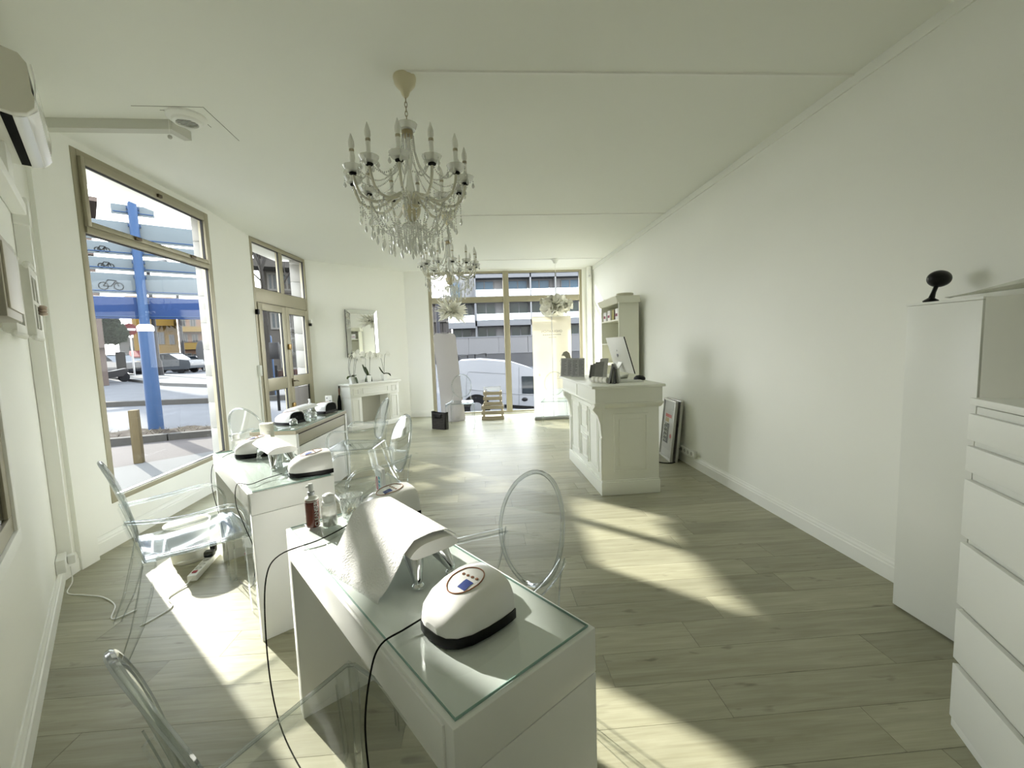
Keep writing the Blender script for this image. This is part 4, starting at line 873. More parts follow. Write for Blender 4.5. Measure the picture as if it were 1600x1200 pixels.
def hand_rest(label, c, rz, z=.895, L=.40, w=.165):
    t = thing('hand_rest', label, 'hand rest', (c[0], c[1], TZ), rz, 'padded hand rests on chrome legs'); zb = z - TZ
    mb = MB()
    mb.sheet(lambda u, v: (w * (u - .5) * (1 - .0 * v), L * (v - .5), zb + .032 * (1 - abs(2 * u - 1) ** 3.4) * (1 - .15 * abs(2 * v - 1) ** 6)), 14, 10)
    mb.sheet(lambda u, v: (w * (u - .5), L * (v - .5), zb - .012 * (1 - abs(2 * u - 1) ** 8)), 14, 2)
    for s in (0, 1): mb.extr([(w * (k / 14 - .5), L * (s - .5), zb + .032 * .85 * (1 - abs(2 * k / 14 - 1) ** 3.4)) for k in range(15)] + [(w * (.5 - k / 14), L * (s - .5), zb - .012 * (1 - abs(2 * k / 14 - 1) ** 8)) for k in range(15)], (0, .003 * (1 - 2 * s), 0))
    mb.build('cushion', mat('white_leatherette', (.80, .80, .78), .35), t, smooth=50)
    for sy in (-1, 1):
        for sx_ in (-1, 1):
            x0, y0 = sx_ * .040, sy * (L / 2 - .055); x1, y1 = sx_ * .056, sy * (L / 2 - .012)
            MB().tube([(x0, y0, zb - .004), (x0 * 1.05, y0, zb - .03), (x1, y1, .022), (x1, y1, .012)], [.032, .029, .014, .012], 12).build('leg', chrome, t)
            MB().lathe([(.017, 0), (.017, .006), (.011, .014)], 14, (x1, y1, 0)).build('foot', chrome, t)
    return t
hr3 = hand_rest('hand rest on the foreground desk covered by white paper towel', (-.283, 1.368), a39, .885, .40, .165)
hand_rest('bare white padded hand rest on the middle desk', (-1.342, 2.738), r2, .885, .40, .17)
p = (hz(450, 641, .90) + hz(490, 632, .90)) / 2; hand_rest('bare white padded hand rest on the far desk by the entrance', (p.x + .0, p.y), R(-3), .885, .42, .17)
# paper towel over the near hand rest, spilling down to the desk edge
def towel(u, v):
    c = Vector((-.283, 1.368, 0)); ex = Vector((math.cos(a39), math.sin(a39), 0)); ey = Vector((-math.sin(a39), math.cos(a39), 0))
    yy = (-.178 + .40 * v)
    rows = [(.086, .893), (.055, .921), (0.0, .927), (-.055, .921), (-.088, .893)]
    if u < .42:
        t = min(1, u / .42) * 4; i = min(int(t), 3); f = t - i; x = rows[i][0] * (1 - f) + rows[i + 1][0] * f; z = rows[i][1] * (1 - f) + rows[i + 1][1] * f
        q = c + ex * x + ey * yy; return (q.x, q.y, z - .010 * max(0, v - .9) * 10 * 0)
    t = min(1.0, (u - .42) / .58); q0 = c + ex * -.088 + ey * yy
    e0 = Vector((-.315, 1.125, 0)); e1 = Vector((-.535, 1.335, 0)); q1 = e0.lerp(e1, v)
    q = q0.lerp(q1, t); z = .893 + (.793 - .893) * (1 - (1 - t) ** 1.7) + .006 * math.sin(v * 14 + t * 4) * t * (1 - t) * 3 + .010 * math.sin(v * 22) * max(0, t - .75)
    if t > .93: z -= (t - .93) * .25
    return (q.x, q.y, max(z, .7895 if t < .93 else .77))
tag(MB().sheet(towel, 44, 26, .0018).build('paper_towel', paper, smooth=60), 'white textured paper towel draped over the foreground hand rest', 'towel')
# bottles, sign, glass on the near desk
def at3(px, py, z=TZ): return hz(px, py, z)
p = at3(490, 822); bt = thing('spray_bottle', 'brown spray bottle with white lettering standing at the far corner of the foreground desk', 'bottle', p, R(20))
MB().lathe([(.022, 0), (.0255, .003), (.0255, .108), (.022, .116)], 20).build('bottle', mat('amber_plastic', (.13, .022, .012), .15, coat=.5), bt)
MB().lathe([(.0258, .104), (.0235, .117), (.014, .124), (.013, .127)], 20).build('shoulder', wply, bt)
MB().lathe([(.0125, .125), (.0125, .140), (.009, .141)], 16).build('collar', steel, bt)
mb = MB(); mb.lathe([(.008, .14), (.0095, .155), (.0085, .172), (.003, .173)], 12); mb.bbox(-.018, .0, -.004, .004, .157, .166, .002); mb.build('spray_head', mat('pale_grey_plastic', (.6, .62, .62), .35), bt)
_va = math.atan2(-p.y, -p.x)  # from bottle toward the viewer
_f = Vector((math.cos(_va + .55), math.sin(_va + .55), 0)) 
tx = text('CLEANSER', .021, wply, None, (0, 0, 0), (0, 0, 0), 'lettering')
_Mz = Matrix((( 0, -math.sin(_va + .55), math.cos(_va + .55)), (0, math.cos(_va + .55), math.sin(_va + .55)), (-1, 0, 0))).to_4x4()
_yv = Vector((-math.sin(_va + .55), math.cos(_va + .55), 0)); _xv = Vector((0, 0, 1)); _zv = _f
_Mz = Matrix(((_xv.x, -_yv.x, _zv.x), (_xv.y, -_yv.y, _zv.y), (_xv.z, -_yv.z, _zv.z))).to_4x4()
tx.parent = bt; tx.matrix_local = Matrix.Rotation(-R(20), 4, 'Z') @ Matrix.Translation(_f * .0262 + Vector((0, 0, .055))) @ _Mz
p = at3(516, 820); b2 = thing('pump_bottle', 'clear round pump bottle with white dispenser cap beside the brown bottle', 'bottle', p, 0)
MB().lathe([(.026, 0), (.028, .004), (.028, .078), (.024, .084)], 20).build('bottle', crystal, b2); MB().lathe([(.0, .003), (.025, .003), (.025, .045), (.0, .045)], 16).build('liquid', mat('clear_liquid', (.8, .82, .82), .1), b2)
MB().lathe([(.024, .084), (.025, .096), (.021, .10), (.021, .122), (.012, .128), (0.001, .128)], 20).build('dispenser_cap', mat('frosted_white', (.85, .86, .86), .4), b2)
p = at3(551, 808); g = thing('cut_glass_tumbler', 'cut glass tumbler with diamond pattern in front of the small price sign', 'glass', p, 0)
mb = MB(); n = 20
for i in range(n):
    for s in (1, -1): mb.tube([(.0445 * (.80 + .20 * min(1, t / 3)) * math.cos(2 * math.pi * (i + s * t * .9) / n), .0445 * (.80 + .20 * min(1, t / 3)) * math.sin(2 * math.pi * (i + s * t * .9) / n), .004 + .088 * t / 5) for t in range(6)], .0016, 4, caps=False)
mb.tube([(.0455 * math.cos(R(15 * i)), .0455 * math.sin(R(15 * i)), .094) for i in range(24)], .002, 5, closed=True)
mb.build('cut_pattern', cutg, g); MB().lathe([(.0, .008), (.034, .004), (.040, .02), (.0435, .06), (.0435, .094), (.041, .094), (.0405, .06), (.035, .022), (0, .014)], 26).build('bowl', cutg, g)
MB().ball((0, 0, .028), .022, 12, 8, (1, 1, .6)).build('contents', mat('cotton_yellow', (.7, .62, .35), .8), g)
p = at3(597, 786); sgn = thing('price_sign', 'small upright acrylic sign with blue and pink print on the foreground desk', 'sign', p, R(-58))
MB().bbox(-.045, .045, -.008, .008, .0, .165, .004).build('sign_block', mat('acrylic_white_edge', (.80, .82, .82), .2), sgn)
MB().bbox(-.038, .038, -.0105, -.008, .015, .15, .001).build('print', mat('print_paper', (.55, .62, .62), .5), sgn)
mb = MB(); [mb.box(.004, .022, -.0118, -.0105, .03 + i * .017, .041 + i * .017) for i in range(6)]; mb.build('blue_print', mat('cyan_ink', (.04, .30, .38), .5), sgn, smooth=0)
mb = MB(); mb.tube([(-.018 + .011 * math.cos(R(30 * a)), -.0112, .09 + .03 * math.sin(R(30 * a))) for a in range(12)], .0018, 4, closed=True); mb.build('pink_ring', mat('pink_ink', (.45, .10, .16), .5), sgn)
# cables
def cable(pts, label, r=.0022):
    return tag(MB().tube(spline(pts), r, 6).build('lamp_cable', blackm), label, 'cable')
cable([at3(563, 812) + Vector((0, 0, .012)), at3(530, 828, TZ + .006), at3(495, 845, TZ + .006), (-.73, 1.46, TZ - .01), (-.755, 1.41, .72), (-.755, 1.38, .55), (-.74, 1.36, .35), (-.70, 1.34, .2), (-.62, 1.32, .05), (-.60, 1.36, .008)], 'black lamp cable hanging over the far left edge of the foreground desk')
cable([(-.165, 1.03, .80), (-.22, .99, TZ + .006), (-.262, .945, TZ + .006), (-.285, .93, .74), (-.30, .91, .62), (-.29, .90, .45), (-.27, .90, .25), (-.25, .92, .05), (-.22, 1.0, .008)], 'black lamp cable hanging over the near left edge of the foreground desk')
cable([at3(441, 740, TZ + .012), at3(415, 748, TZ + .006), at3(390, 757, TZ + .006), (-1.36, 2.34, .77), (-1.375, 2.34, .66), (-1.35, 2.36, .52), (-1.32, 2.38, .35), (-1.40, 2.46, .12), (-1.62, 2.72, .02)], 'black lamp cable hanging over the near left edge of the middle desk')
cable([at3(386, 703, TZ + .02), at3(370, 705, TZ + .006), at3(352, 712, TZ + .006), (-1.93, 3.06, .70), (-1.93, 3.03, .55), (-1.88, 3.0, .35), (-1.82, 2.95, .15), (-1.80, 2.92, .03)], 'black lamp cable hanging over the far left edge of the middle desk')
# on the middle desk
p = at3(376, 700); b3 = thing('dispenser_bottle', 'small clear bottle with white cap at the far left corner of the middle desk', 'bottle', (p.x + .02, p.y - .08, TZ), 0)
MB().lathe([(.028, 0), (.03, .004), (.03, .075), (.022, .085)], 18).build('bottle', crystal, b3); MB().lathe([(.023, .085), (.023, .115), (.018, .122)], 18).build('cap', wply, b3)
p = at3(401, 690); b4 = thing('cotton_box', 'clear box of cotton pads behind the hand rest on the middle desk', 'box', (-1.775, 3.16, TZ), r2)
MB().bbox(-.05, .05, -.04, .04, 0, .07, .004).build('box', cutg, b4); MB().bbox(-.042, .042, -.033, .033, .004, .05, .01).build('pads', paper, b4)
b5 = thing('cotton_pad_stack', 'tall roll of white cotton pads standing behind the hand rest on the middle desk', 'cotton pads', (-1.60, 3.175, TZ), 0)
for i in range(7): MB().lathe([(.0, .002), (.044, 0), (.046, .012), (.044, .025), (0, .025)], 18, (random.uniform(-.002, .002), 0, i * .0255)).build('pad_layer', mat('cotton', (.78, .77, .68), .9, bump=.3), b5)
# on the far desk
p = at3(500, 637); b6 = thing('spray_bottle', 'small clear spray bottle behind the far lamp on the far desk', 'bottle', (-2.02, 5.0, TZ), 0)
MB().lathe([(.022, 0), (.024, .003), (.024, .09), (.014, .105)], 16).build('bottle', crystal, b6); mb = MB(); mb.lathe([(.011, .105), (.011, .13), (.008, .15)], 12); mb.bbox(-.02, .0, -.004, .004, .138, .148, .002); mb.build('spray_head', wply, b6)
mb = MB().lathe([(.0245, .07), (.0245, .085)], 16).build('label', mat('lab_dark', (.12, .12, .14), .5), b6)
s6 = thing('price_sign', 'small white upright sign with square codes at the far corner of the far desk', 'sign', (-1.80, 4.99, TZ), R(10))
MB().bbox(-.037, .037, -.006, .006, 0, .18, .004).build('sign_block', wply, s6)
mb = MB(); [mb.box(-.025 + .016 * (i % 3), -.013 + .016 * (i % 3), -.008, -.006, .04 + .035 * i, .054 + .035 * i) for i in range(4)]; mb.build('print', mat('ink_grey', (.12, .12, .14), .5), s6, smooth=0)
for k_, (x, y, sc_) in enumerate(((-1.87, 4.30, 1.0), (-1.80, 4.52, .9), (-1.93, 4.62, .8), (-1.83, 4.12, .8))):
    q = thing('glass_jar', ('glass jar under the middle of the hand rest on the far desk', 'glass jar right of the hand rest feet on the far desk', 'glass jar farthest back under the hand rest on the far desk', 'glass jar on the far desk between near lamp and hand rest')[k_], 'jar', (x, y, TZ), 0, 'glass jars on the far desk')
    MB().lathe([(.022, 0), (.036, .012), (.036, .045), (.024, .058), (.024, .064), (.021, .064), (.022, .055), (.033, .043), (.033, .014), (.0, .006)], 16).build('jar', cutg, q)
# bin and power strip under the middle desk's left chair
bn = thing('waste_bin', 'white round plastic waste bin under the clear armchair by the street window', 'bin', (-2.19, 3.13, 0), 0)
MB().lathe([(.105, 0), (.11, .006), (.135, .262), (.141, .268), (.141, .275), (.131, .27), (.107, .012), (0, .010)], 30).build('bin', mat('bin_white', (.80, .80, .76), .4), bn)
MB().lathe([(.1195, .08), (.1225, .085), (.1215, .09)], 30).build('rim_band', mat('bin_band', (.7, .7, .66), .4), bn)
ps = thing('power_strip', 'white multi socket power strip with red switch and two black plugs on the floor', 'power strip', (-1.96, 2.79, 0), math.atan2(.38, -.07))
MB().bbox(0, .38, -.028, .028, .001, .042, .008).build('body', wply, ps); MB().bbox(.03, .06, -.013, .013, .042, .048, .003).build('switch', mat('switch_red', (.40, .02, .03), .3), ps)
for i in range(3): MB().lathe([(.019, 0), (.019, .002), (.016, .001), (.0, -.001)], 18, (.10 + i * .055, 0, .042)).build('socket', mat('socket_grey', (.55, .55, .52), .5), ps)
MB().bbox(.245, .30, -.03, .03, .043, .085, .012).build('plug', blackp, ps); MB().bbox(.32, .36, -.02, .02, .043, .12, .014).build('plug', blackp, ps)
MB().tube(spline([(-.0, 0, .02), (-.08, .02, .006), (-.18, .05, .005), (-.30, -.02, .005), (-.45, .06, .005)]), .0035, 6).build('cord', wply, ps)
# ================================================================ clear acrylic chairs
def make_chair(arms=True):
    c = thing('clear_chair', 'x', 'chair'); 
    yf, yr, wf, wr = .25, -.21, .26, .20
    def seatpt(u, v, dz=0):   # u along depth rear->front, v left->right
        y = yr + (yf - yr) * u; w = wr + (wf - wr) * u; x = w * (2 * v - 1); e = min(u, 1 - u, v, 1 - v) * 2
        return (x, y + .012 * math.sin(math.pi * v) * (1 if u > .9 else 0), .458 - .016 * min(1, e * 3) - .01 * math.sin(math.pi * u) + dz)
    MB().sheet(lambda u, v: seatpt(u, v), 12, 12, .010).build('seat', acryl, c, smooth=50)
    MB().tube([(-wr, yr, .454), (wr, yr, .454), (wf, yf - .01, .454), (wf - .02, yf + .008, .454), (-wf + .02, yf + .008, .454), (-wf, yf - .01, .454)], .0065, 6, closed=True).build('seat_edge', acrylrim, c)
    mb = MB()
    for s in (-1, 1): mb.sheet(lambda u, v: (s * (wr + (wf - wr) * u) * .995, yr + (yf - yr) * u, .452 - (.045 + .03 * (2 * u - 1) ** 4) * v), 8, 1, .004)
    mb.build('side_apron', acryl, c)
    MB().sheet(lambda u, v: (wf * (2 * u - 1), yf, .452 - (.045 + .03 * (2 * u - 1) ** 4) * v), 8, 1, .004).build('front_apron', acryl, c)
    for s in (-1, 1):
        MB().tube([(s * (wf - .022), yf - .022, .45), (s * (wf - .024), yf - .020, .22), (s * (wf - .026), yf - .018, 0)], [.036, .028, .020], 4).build('leg', acryl, c, smooth=0)
        MB().tube([(s * (wr - .012), yr + .015, .45), (s * (wr + .0), yr - .015, .30), (s * (wr + .012), yr - .06, .14), (s * (wr + .02), yr - .12, 0)], [.038, .033, .027, .022], 4).build('leg', acryl, c, smooth=0)
        mb = MB()
        for a, b in (((s * (wf + .004), yf + .002, .44), (s * (wf - .010), yf - .003, 0)), ((s * (wf - .048), yf + .002, .41), (s * (wf - .04), yf - .003, 0)), ((s * (wf + .004), yf - .045, .41), (s * (wf - .01), yf - .035, 0))): mb.tube([a, b], .0028, 4)
        mb.tube([(s * (wr + .012), yr - .012, .44), (s * (wr + .018), yr - .045, .30), (s * (wr + .026), yr - .085, .14), (s * (wr + .034), yr - .135, 0)], .0028, 4); mb.tube([(s * (wr + .012), yr + .04, .42), (s * (wr + .018), yr + .01, .28), (s * (wr + .026), yr - .035, .14), (s * (wr + .032), yr - .105, 0)], .0028, 4)
        mb.build('leg_edge', acrylrim, c)['kind'] = 'stuff'
    zc, hz_, hw = .735, .215, .185
    def bk(x, z):  # backrest plane leans and dishes
        t = max(0.0, (z - .46) / .48); return (x, yr - .005 - .105 * t ** 1.35 + .25 * (x * x) * 2.0, z)
    def disc(u, v):
        a = 2 * math.pi * u; return bk(hw * v * math.cos(a), zc + hz_ * v * math.sin(a))
    mb = MB(); N = 36; M_ = 7
    for side in (0, 1):
        ring = [Vector(bk(0, zc))] + [Vector(disc(i / N, j / M_)) for j in range(1, M_ + 1) for i in range(N)]
        ring = [p + Vector((0, -.009 * side, 0)) for p in ring]
        f = [(0, 1 + i, 1 + (i + 1) % N) for i in range(N)] + [(1 + (j - 1) * N + i, 1 + j * N + i, 1 + j * N + (i + 1) % N, 1 + (j - 1) * N + (i + 1) % N) for j in range(1, M_) for i in range(N)]
        mb.add(ring, f)
    mb.build('backrest', acryl, c, smooth=60)
    MB().tube([Vector(disc(i / 48, 1)) + Vector((0, -.0045, 0)) for i in range(48)], .0085, 8, closed=True, flat=1.15).build('back_rim', acrylrim, c)
    for s in (-1, 1):
        MB().tube([(s * (wr - .012), yr + .0, .45), (s * .165, yr - .018, .52), (s * .158, yr - .035, .60), (s * .17, yr - .055, .66)], [.026, .024, .020, .014], 6, flat=.55).build('back_post', acryl, c)
        MB().tube([(s * (wr + .008), yr - .004, .45), (s * .186, yr - .022, .52), (s * .176, yr - .04, .60), (s * .182, yr - .06, .68)], .003, 4).build('back_post_edge', acrylrim, c)
        if arms:
            P = spline([(s * .176, yr - .055, .665), (s * .225, yr + .05, .655), (s * .265, yr + .18, .650), (s * .275, yr + .30, .658), (s * .273, yf - .085, .650), (s * .262, yf - .035, .60), (s * .256, yf - .02, .52), (s * .252, yf - .03, .455)], 5)
            MB().tube(P, .021, 8, flat=.5, up=(0, .3, 1)).build('armrest', acryl, c)
            m2 = MB(); m2.tube([p + Vector((s * .020, 0, .004)) for p in P], .0028, 4); m2.tube([p + Vector((-s * .018, 0, .004)) for p in P], .0024, 4); m2.build('armrest_edge', acrylrim, c)
    return c
chA = make_chair(True); chV = make_chair(False)
_used = set()
def put(src, x, y, th, label, group='clear acrylic chairs'):
    o = src if src not in _used else dup(src); _used.add(src)
    o.location = (x, y, 0); o.rotation_euler = (0, 0, R(th - 90)); o['label'] = label; o['group'] = group; return o
put(chA, -1.70, 2.44, 42, 'clear acrylic armchair at the street window side of the middle desk over the waste bin')
put(chV, -.44, .975, 50, 'clear acrylic armless chair at the bottom edge in front of the foreground desk')
put(chA, -.055, 1.50, 214, 'clear acrylic armchair with large oval back on the room side of the foreground desk')
put(chA, -1.38, 4.62, 176, 'clear acrylic armchair drawn up to the room side of the far desk')
put(chA, -.90, 3.20, 212, 'clear acrylic armchair between the middle desk and the small price sign')
put(chA, -2.31, 4.56, 78, 'clear acrylic armchair behind the far desk beside the entrance door')
put(chV, -.454, 7.85, -92, 'clear acrylic chair standing in front of the grey rounded board by the back window')
put(chV, 1.275, 7.66, -98, 'clear acrylic chair standing in front of the cream roll-up banner by the back window')
# ================================================================ reception counter and its things
CT = 1.07
ct = thing('reception_counter', 'white panelled reception counter with overhanging top and corbels', 'counter', (1.10, 3.93, 0), R(1.5))
cw = mat('painted_counter', (.80, .81, .74), .35, noise=.01)
w, L = .56, 1.34
MB().bbox(0, w, 0, L, .10, .86, .004).build('body', cw, ct)
MB().bbox(-.02, w + .005, -.02, L + .02, 0, .13, .006).build('plinth', cw, ct)
MB().bbox(-.012, w + .003, -.012, L + .012, .13, .145, .005).build('plinth_cap', cw, ct)
MB().bbox(-.085, w + .004, -.07, L + .02, .90, 1.045, .004).build('frieze', cw, ct)
mb = MB(); mb.extr([(-.085, -.07, .90), (-.10, -.085, .905), (-.10, -.085, .892), (-.07, -.06, .872), (-.03, -.02, .860), (0, 0, .852), (0, 0, .90)], (0, 0, 0.0001)) if 0 else None
pr = [(.0, .845), (.025, .852), (.06, .866), (.095, .888), (.105, .896), (.105, .904), (.08, .908), (0, .908)]
MB().extr([(-a * .95, -.085, b) for a, b in pr], (0, L + .11, 0)).build('cornice', cw, ct, smooth=0)
MB().extr([(-.09, -a * .8, b) for a, b in pr], (w + .1, 0, 0)).build('cornice', cw, ct, smooth=0)
MB().bbox(-.125, w + .02, -.105, L + .04, 1.046, 1.07, .005).build('worktop', cw, ct)
for y in (L * .46,): MB().bbox(-.092, -.085, y, y + .02, .91, 1.04, .002).build('frieze_divider', cw, ct)
for y in (.0, L - .07):
    MB().extr([(0, y, .55), (-.012, y, .60), (-.02, y, .70), (-.045, y, .78), (-.085, y, .83), (-.09, y, .88), (0, y, .88)], (0, .07, 0)).build('corbel', cw, ct, smooth=30)
MB().bbox(-.014, 0, .0, .07, .145, .56, .003).build('pilaster', cw, ct); MB().bbox(-.014, 0, L - .07, L, .145, .56, .003).build('pilaster', cw, ct)
def rpanel(fn, a0, a1, z0, z1, nm='panel'):
    """raised moulding ring plus field, fn maps (a, out, z) to local point"""
    mb = MB(); t = .02
    for (p, q, r_, s) in ((a0, a1, z0, z0 + t), (a0, a1, z1 - t, z1), (a0, a0 + t, z0 + t, z1 - t), (a1 - t, a1, z0 + t, z1 - t)):
        P = [fn(x, o, z) for z in (r_, s) for o in (0, .010) for x in (p, q)]
        mb.add(P, [(0, 2, 3, 1), (4, 5, 7, 6), (0, 1, 5, 4), (2, 6, 7, 3), (0, 4, 6, 2), (1, 3, 7, 5)])
    fr = mb.build('panel_moulding', cw, ct, smooth=0)
    P = [fn(x, o, z) for z in (z0 + .055, z1 - .055) for o in (0, .007) for x in (a0 + .055, a1 - .055)]
    MB().add(P, [(0, 2, 3, 1), (4, 5, 7, 6), (0, 1, 5, 4), (2, 6, 7, 3), (0, 4, 6, 2), (1, 3, 7, 5)]).build('panel_field', cw, fr, smooth=0)
near = lambda a, o, z: (a, -o, z); side = lambda a, o, z: (-o, a, z)
rpanel(near, .11, w - .11, .22, .79)
for (a, b, c_, e) in ((.11, .45, .20, .80), (.50, .80, .20, .48), (.50, .80, .53, .80), (.85, 1.23, .20, .80)): rpanel(side, a, b, c_, e)
def onc(px, py, z=CT): return hz(px, py, z)
# double menu stand at the far left corner
for k_, (a, b) in enumerate((((876, 588), (892, 589)), ((893, 589), (914, 590)))):
    pa, pb_ = onc(*a), onc(*b); t = thing('menu_stand', ('slanted menu card in a clear stand at the far left end of the reception counter', 'second slanted menu card just right of the first on the reception counter')[k_], 'menu', pa, math.atan2(pb_.y - pa.y, pb_.x - pa.x) * .3, 'menu cards on the counter')
    wd = .155; M_ = Matrix.Rotation(R(-20), 4, 'X')
    MB().bbox(0, wd, -.002, .002, 0, .235, .001, M_).build('card', mat('menu_grey', (.33, .33, .33), .5, noise=.25, nscale=40), t)
    MB().bbox(-.003, wd + .003, .0025, .006, -.002, .24, .001, M_).build('holder', acryl, t); MB().box(0, wd, .002, .08, .0, .003).build('foot', acryl, t, smooth=0)
    mb = MB()
    for i in range(12):
        for j in range(2):
            l_ = random.uniform(.03, .06); mb.box(.012 + j * .075, .012 + j * .075 + l_, -.0032, -.002, .02 + i * .0165, .025 + i * .0165, M_)
    mb.build('printed_lines', mat('ink_dark', (.10, .10, .10), .6), t, smooth=0)
# fan of brochures
for i, (px, py, h_, cl) in enumerate(((920, 590, .15, .10), (924, 592, .17, .15), (928, 592, .19, .22), (935, 590, .22, .42))):
    p = onc(px, py); t = thing('brochure', ('darkest low', 'dark narrow', 'grey middle', 'tall light grey')[i] + ' brochure in the leaning row behind the roll on the counter', 'brochure', p, R(-8), 'brochures on the counter')
    M_ = Matrix.Rotation(R(-14), 4, 'X') @ Matrix.Rotation(R(20), 4, 'Y'); MB().sheet(lambda u, v: (u * .095 + .02 * v, -.02 * v * v, h_ * v), 2, 6, .002).build('sheet', mat('brochure_%d' % i, (cl, cl, cl * .95), .4, noise=.2, nscale=30), t); 
rl = thing('towel_roll', 'ribbed white roll lying at the near left of the counter top', 'roll', onc(926, 598) + Vector((0, .02, .032)), 0)
pq = onc(948, 600) - onc(926, 598)
for i in range(4):
    q0 = Vector((0, 0, 0)).lerp(Vector((.115, -.17, 0)), i / 4); q1 = Vector((0, 0, 0)).lerp(Vector((.115, -.17, 0)), (i + .92) / 4); MB().tube([q0, q0 + (q1 - q0) * .12, q0 + (q1 - q0) * .88, q1], [.024, .030, .030, .024], 16).build('roll_segment', mat('roll_cream', (.70, .69, .62), .6), rl)
p = onc(952, 599); bk_ = thing('book_rack', 'grey metal rack of slim upright samples beside the computer', 'rack', p + Vector((.0, .02, 0)), R(-25))
for i in range(4):
    M_ = Matrix.Translation((.028 * i, .03 * (i % 2), 0)) @ Matrix.Rotation(R(12 - 6 * i), 4, 'Y'); MB().bbox(0, .020, -.07, .07, 0, .20 - .02 * i, .003, M_).build('sample', mat('sample_%d' % i, ((.24, .24, .24), (.45, .45, .43), (.08, .08, .08), (.33, .33, .30))[i], .35, metal=.3), bk_)
cp = thing('computer', 'white all in one computer seen from behind leaning back on the counter', 'computer', (1.53, 4.29, CT), R(3))
al = mat('brushed_silver', (.66, .66, .60), .4, metal=.2)
def scr(u, v, o=0): return (-.115 * v + .02 - o, .54 * u, .068 + .385 * v)
MB().sheet(lambda u, v: scr(u, v, .004 + .020 * math.sin(math.pi * u) * math.sin(math.pi * v)), 14, 14).build('shell', al, cp)
mb = MB(); mb.add([scr(0, 0, .004), scr(1, 0, .004), scr(1, 1, .004), scr(0, 1, .004), scr(0, 0, -.008), scr(1, 0, -.008), scr(1, 1, -.008), scr(0, 1, -.008)], [(4, 5, 6, 7), (0, 1, 5, 4), (1, 2, 6, 5), (2, 3, 7, 6), (3, 0, 4, 7)]); mb.build('screen', blackp, cp, smooth=0)
mb = MB(); mb.ball(scr(.5, .52, .022), .032, 16, 10, (.12, .9, 1)); mb.ball(scr(.47, .635, .022), .011, 8, 6, (.2, .6, 1.2)); mb.build('logo', mat('logo_grey', (.10, .10, .10), .2), cp)
MB().tube([(-.02, .27, .20), (-.075, .27, .10), (-.06, .27, .012), (.05, .27, .012)], .075, 4, flat=.07, up=(1, 0, 0)).build('stand', al, cp)
p = onc(990, 597); kb_ = thing('keyboard', 'slim white keyboard and papers at the right of the counter top', 'keyboard', p + Vector((-.03, .05, 0)), R(-6)); MB().bbox(-.16, .13, -.06, .06, 0.0, .014, .003).build('body', wply, kb_)
mb = MB(); [mb.box(-.15 + i * .026, -.128 + i * .026, -.045 + j * .026, -.023 + j * .026, .014, .0165) for i in range(10) for j in range(4)]; o = mb.build('keys', mat('key_grey', (.6, .6, .58), .5), kb_, smooth=0); o['kind'] = 'stuff'
p = onc(1006, 595); ms = thing('black_dome_speaker', 'black dome shaped device at the right rear of the counter top', 'speaker', p + Vector((.0, .12, 0)), 0); MB().lathe([(.055, 0), (.06, .012), (.055, .03), (.035, .046), (0.001, .052)], 22).build('dome', blackp, ms)
p = onc(944, 588); bt2 = thing('white_bottle', 'slim white bottle in front of the computer screen', 'bottle', p + Vector((0, .15, 0)), 0); MB().lathe([(.018, 0), (.018, .12), (.008, .135), (.008, .17), (.001, .172)], 14).build('bottle', wply, bt2)
p = onc(942, 590); bt3 = thing('dark_pen_pot', 'small dark pot in front of the slim white bottle', 'pot', p + Vector((0, .04, 0)), 0); MB().lathe([(.020, 0), (.022, .065), (.018, .065), (.017, .01), (0, .01)], 14).build('pot', blackp, bt3)
# ================================================================ bookcase behind the counter
bc = thing('bookcase', 'tall white open bookcase with moulded cornice standing behind the reception counter', 'bookcase', (1.99, 6.16, 0), 0); bw, bd = .93, .30
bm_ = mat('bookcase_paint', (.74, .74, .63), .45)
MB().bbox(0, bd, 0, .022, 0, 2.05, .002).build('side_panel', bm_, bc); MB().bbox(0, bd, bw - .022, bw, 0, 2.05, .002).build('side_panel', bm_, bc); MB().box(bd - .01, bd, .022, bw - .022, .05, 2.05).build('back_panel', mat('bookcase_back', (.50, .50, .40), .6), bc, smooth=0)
MB().extr([(-.005, -.005, 2.04), (-.035, -.035, 2.09), (-.05, -.05, 2.13), (.0, -.05, 2.13), (.0, -.005, 2.04)], (0, 0, 0.001)) if 0 else None
MB().extr([(.0, -.04, 2.04), (-.02, -.04, 2.06), (-.05, -.04, 2.12), (-.055, -.04, 2.14), (bd, -.04, 2.14), (bd, -.04, 2.04)], (0, bw + .08, 0)).build('cornice', bm_, bc, smooth=0)
MB().extr([(-.02, 0, 2.04), (-.02, -.012, 2.06), (-.05, -.04, 2.12), (-.05, -.045, 2.14), (-.05, 0, 2.14)], (bd + .05, 0, 0)).build('cornice', bm_, bc, smooth=0)
for z in (.08, .45, .82, 1.12, 1.44, 1.80): MB().bbox(.0, bd - .01, .022, bw - .022, z - .012, z + .012, .002).build('shelf', mat('shelf_light', (.80, .80, .70), .4), bc)
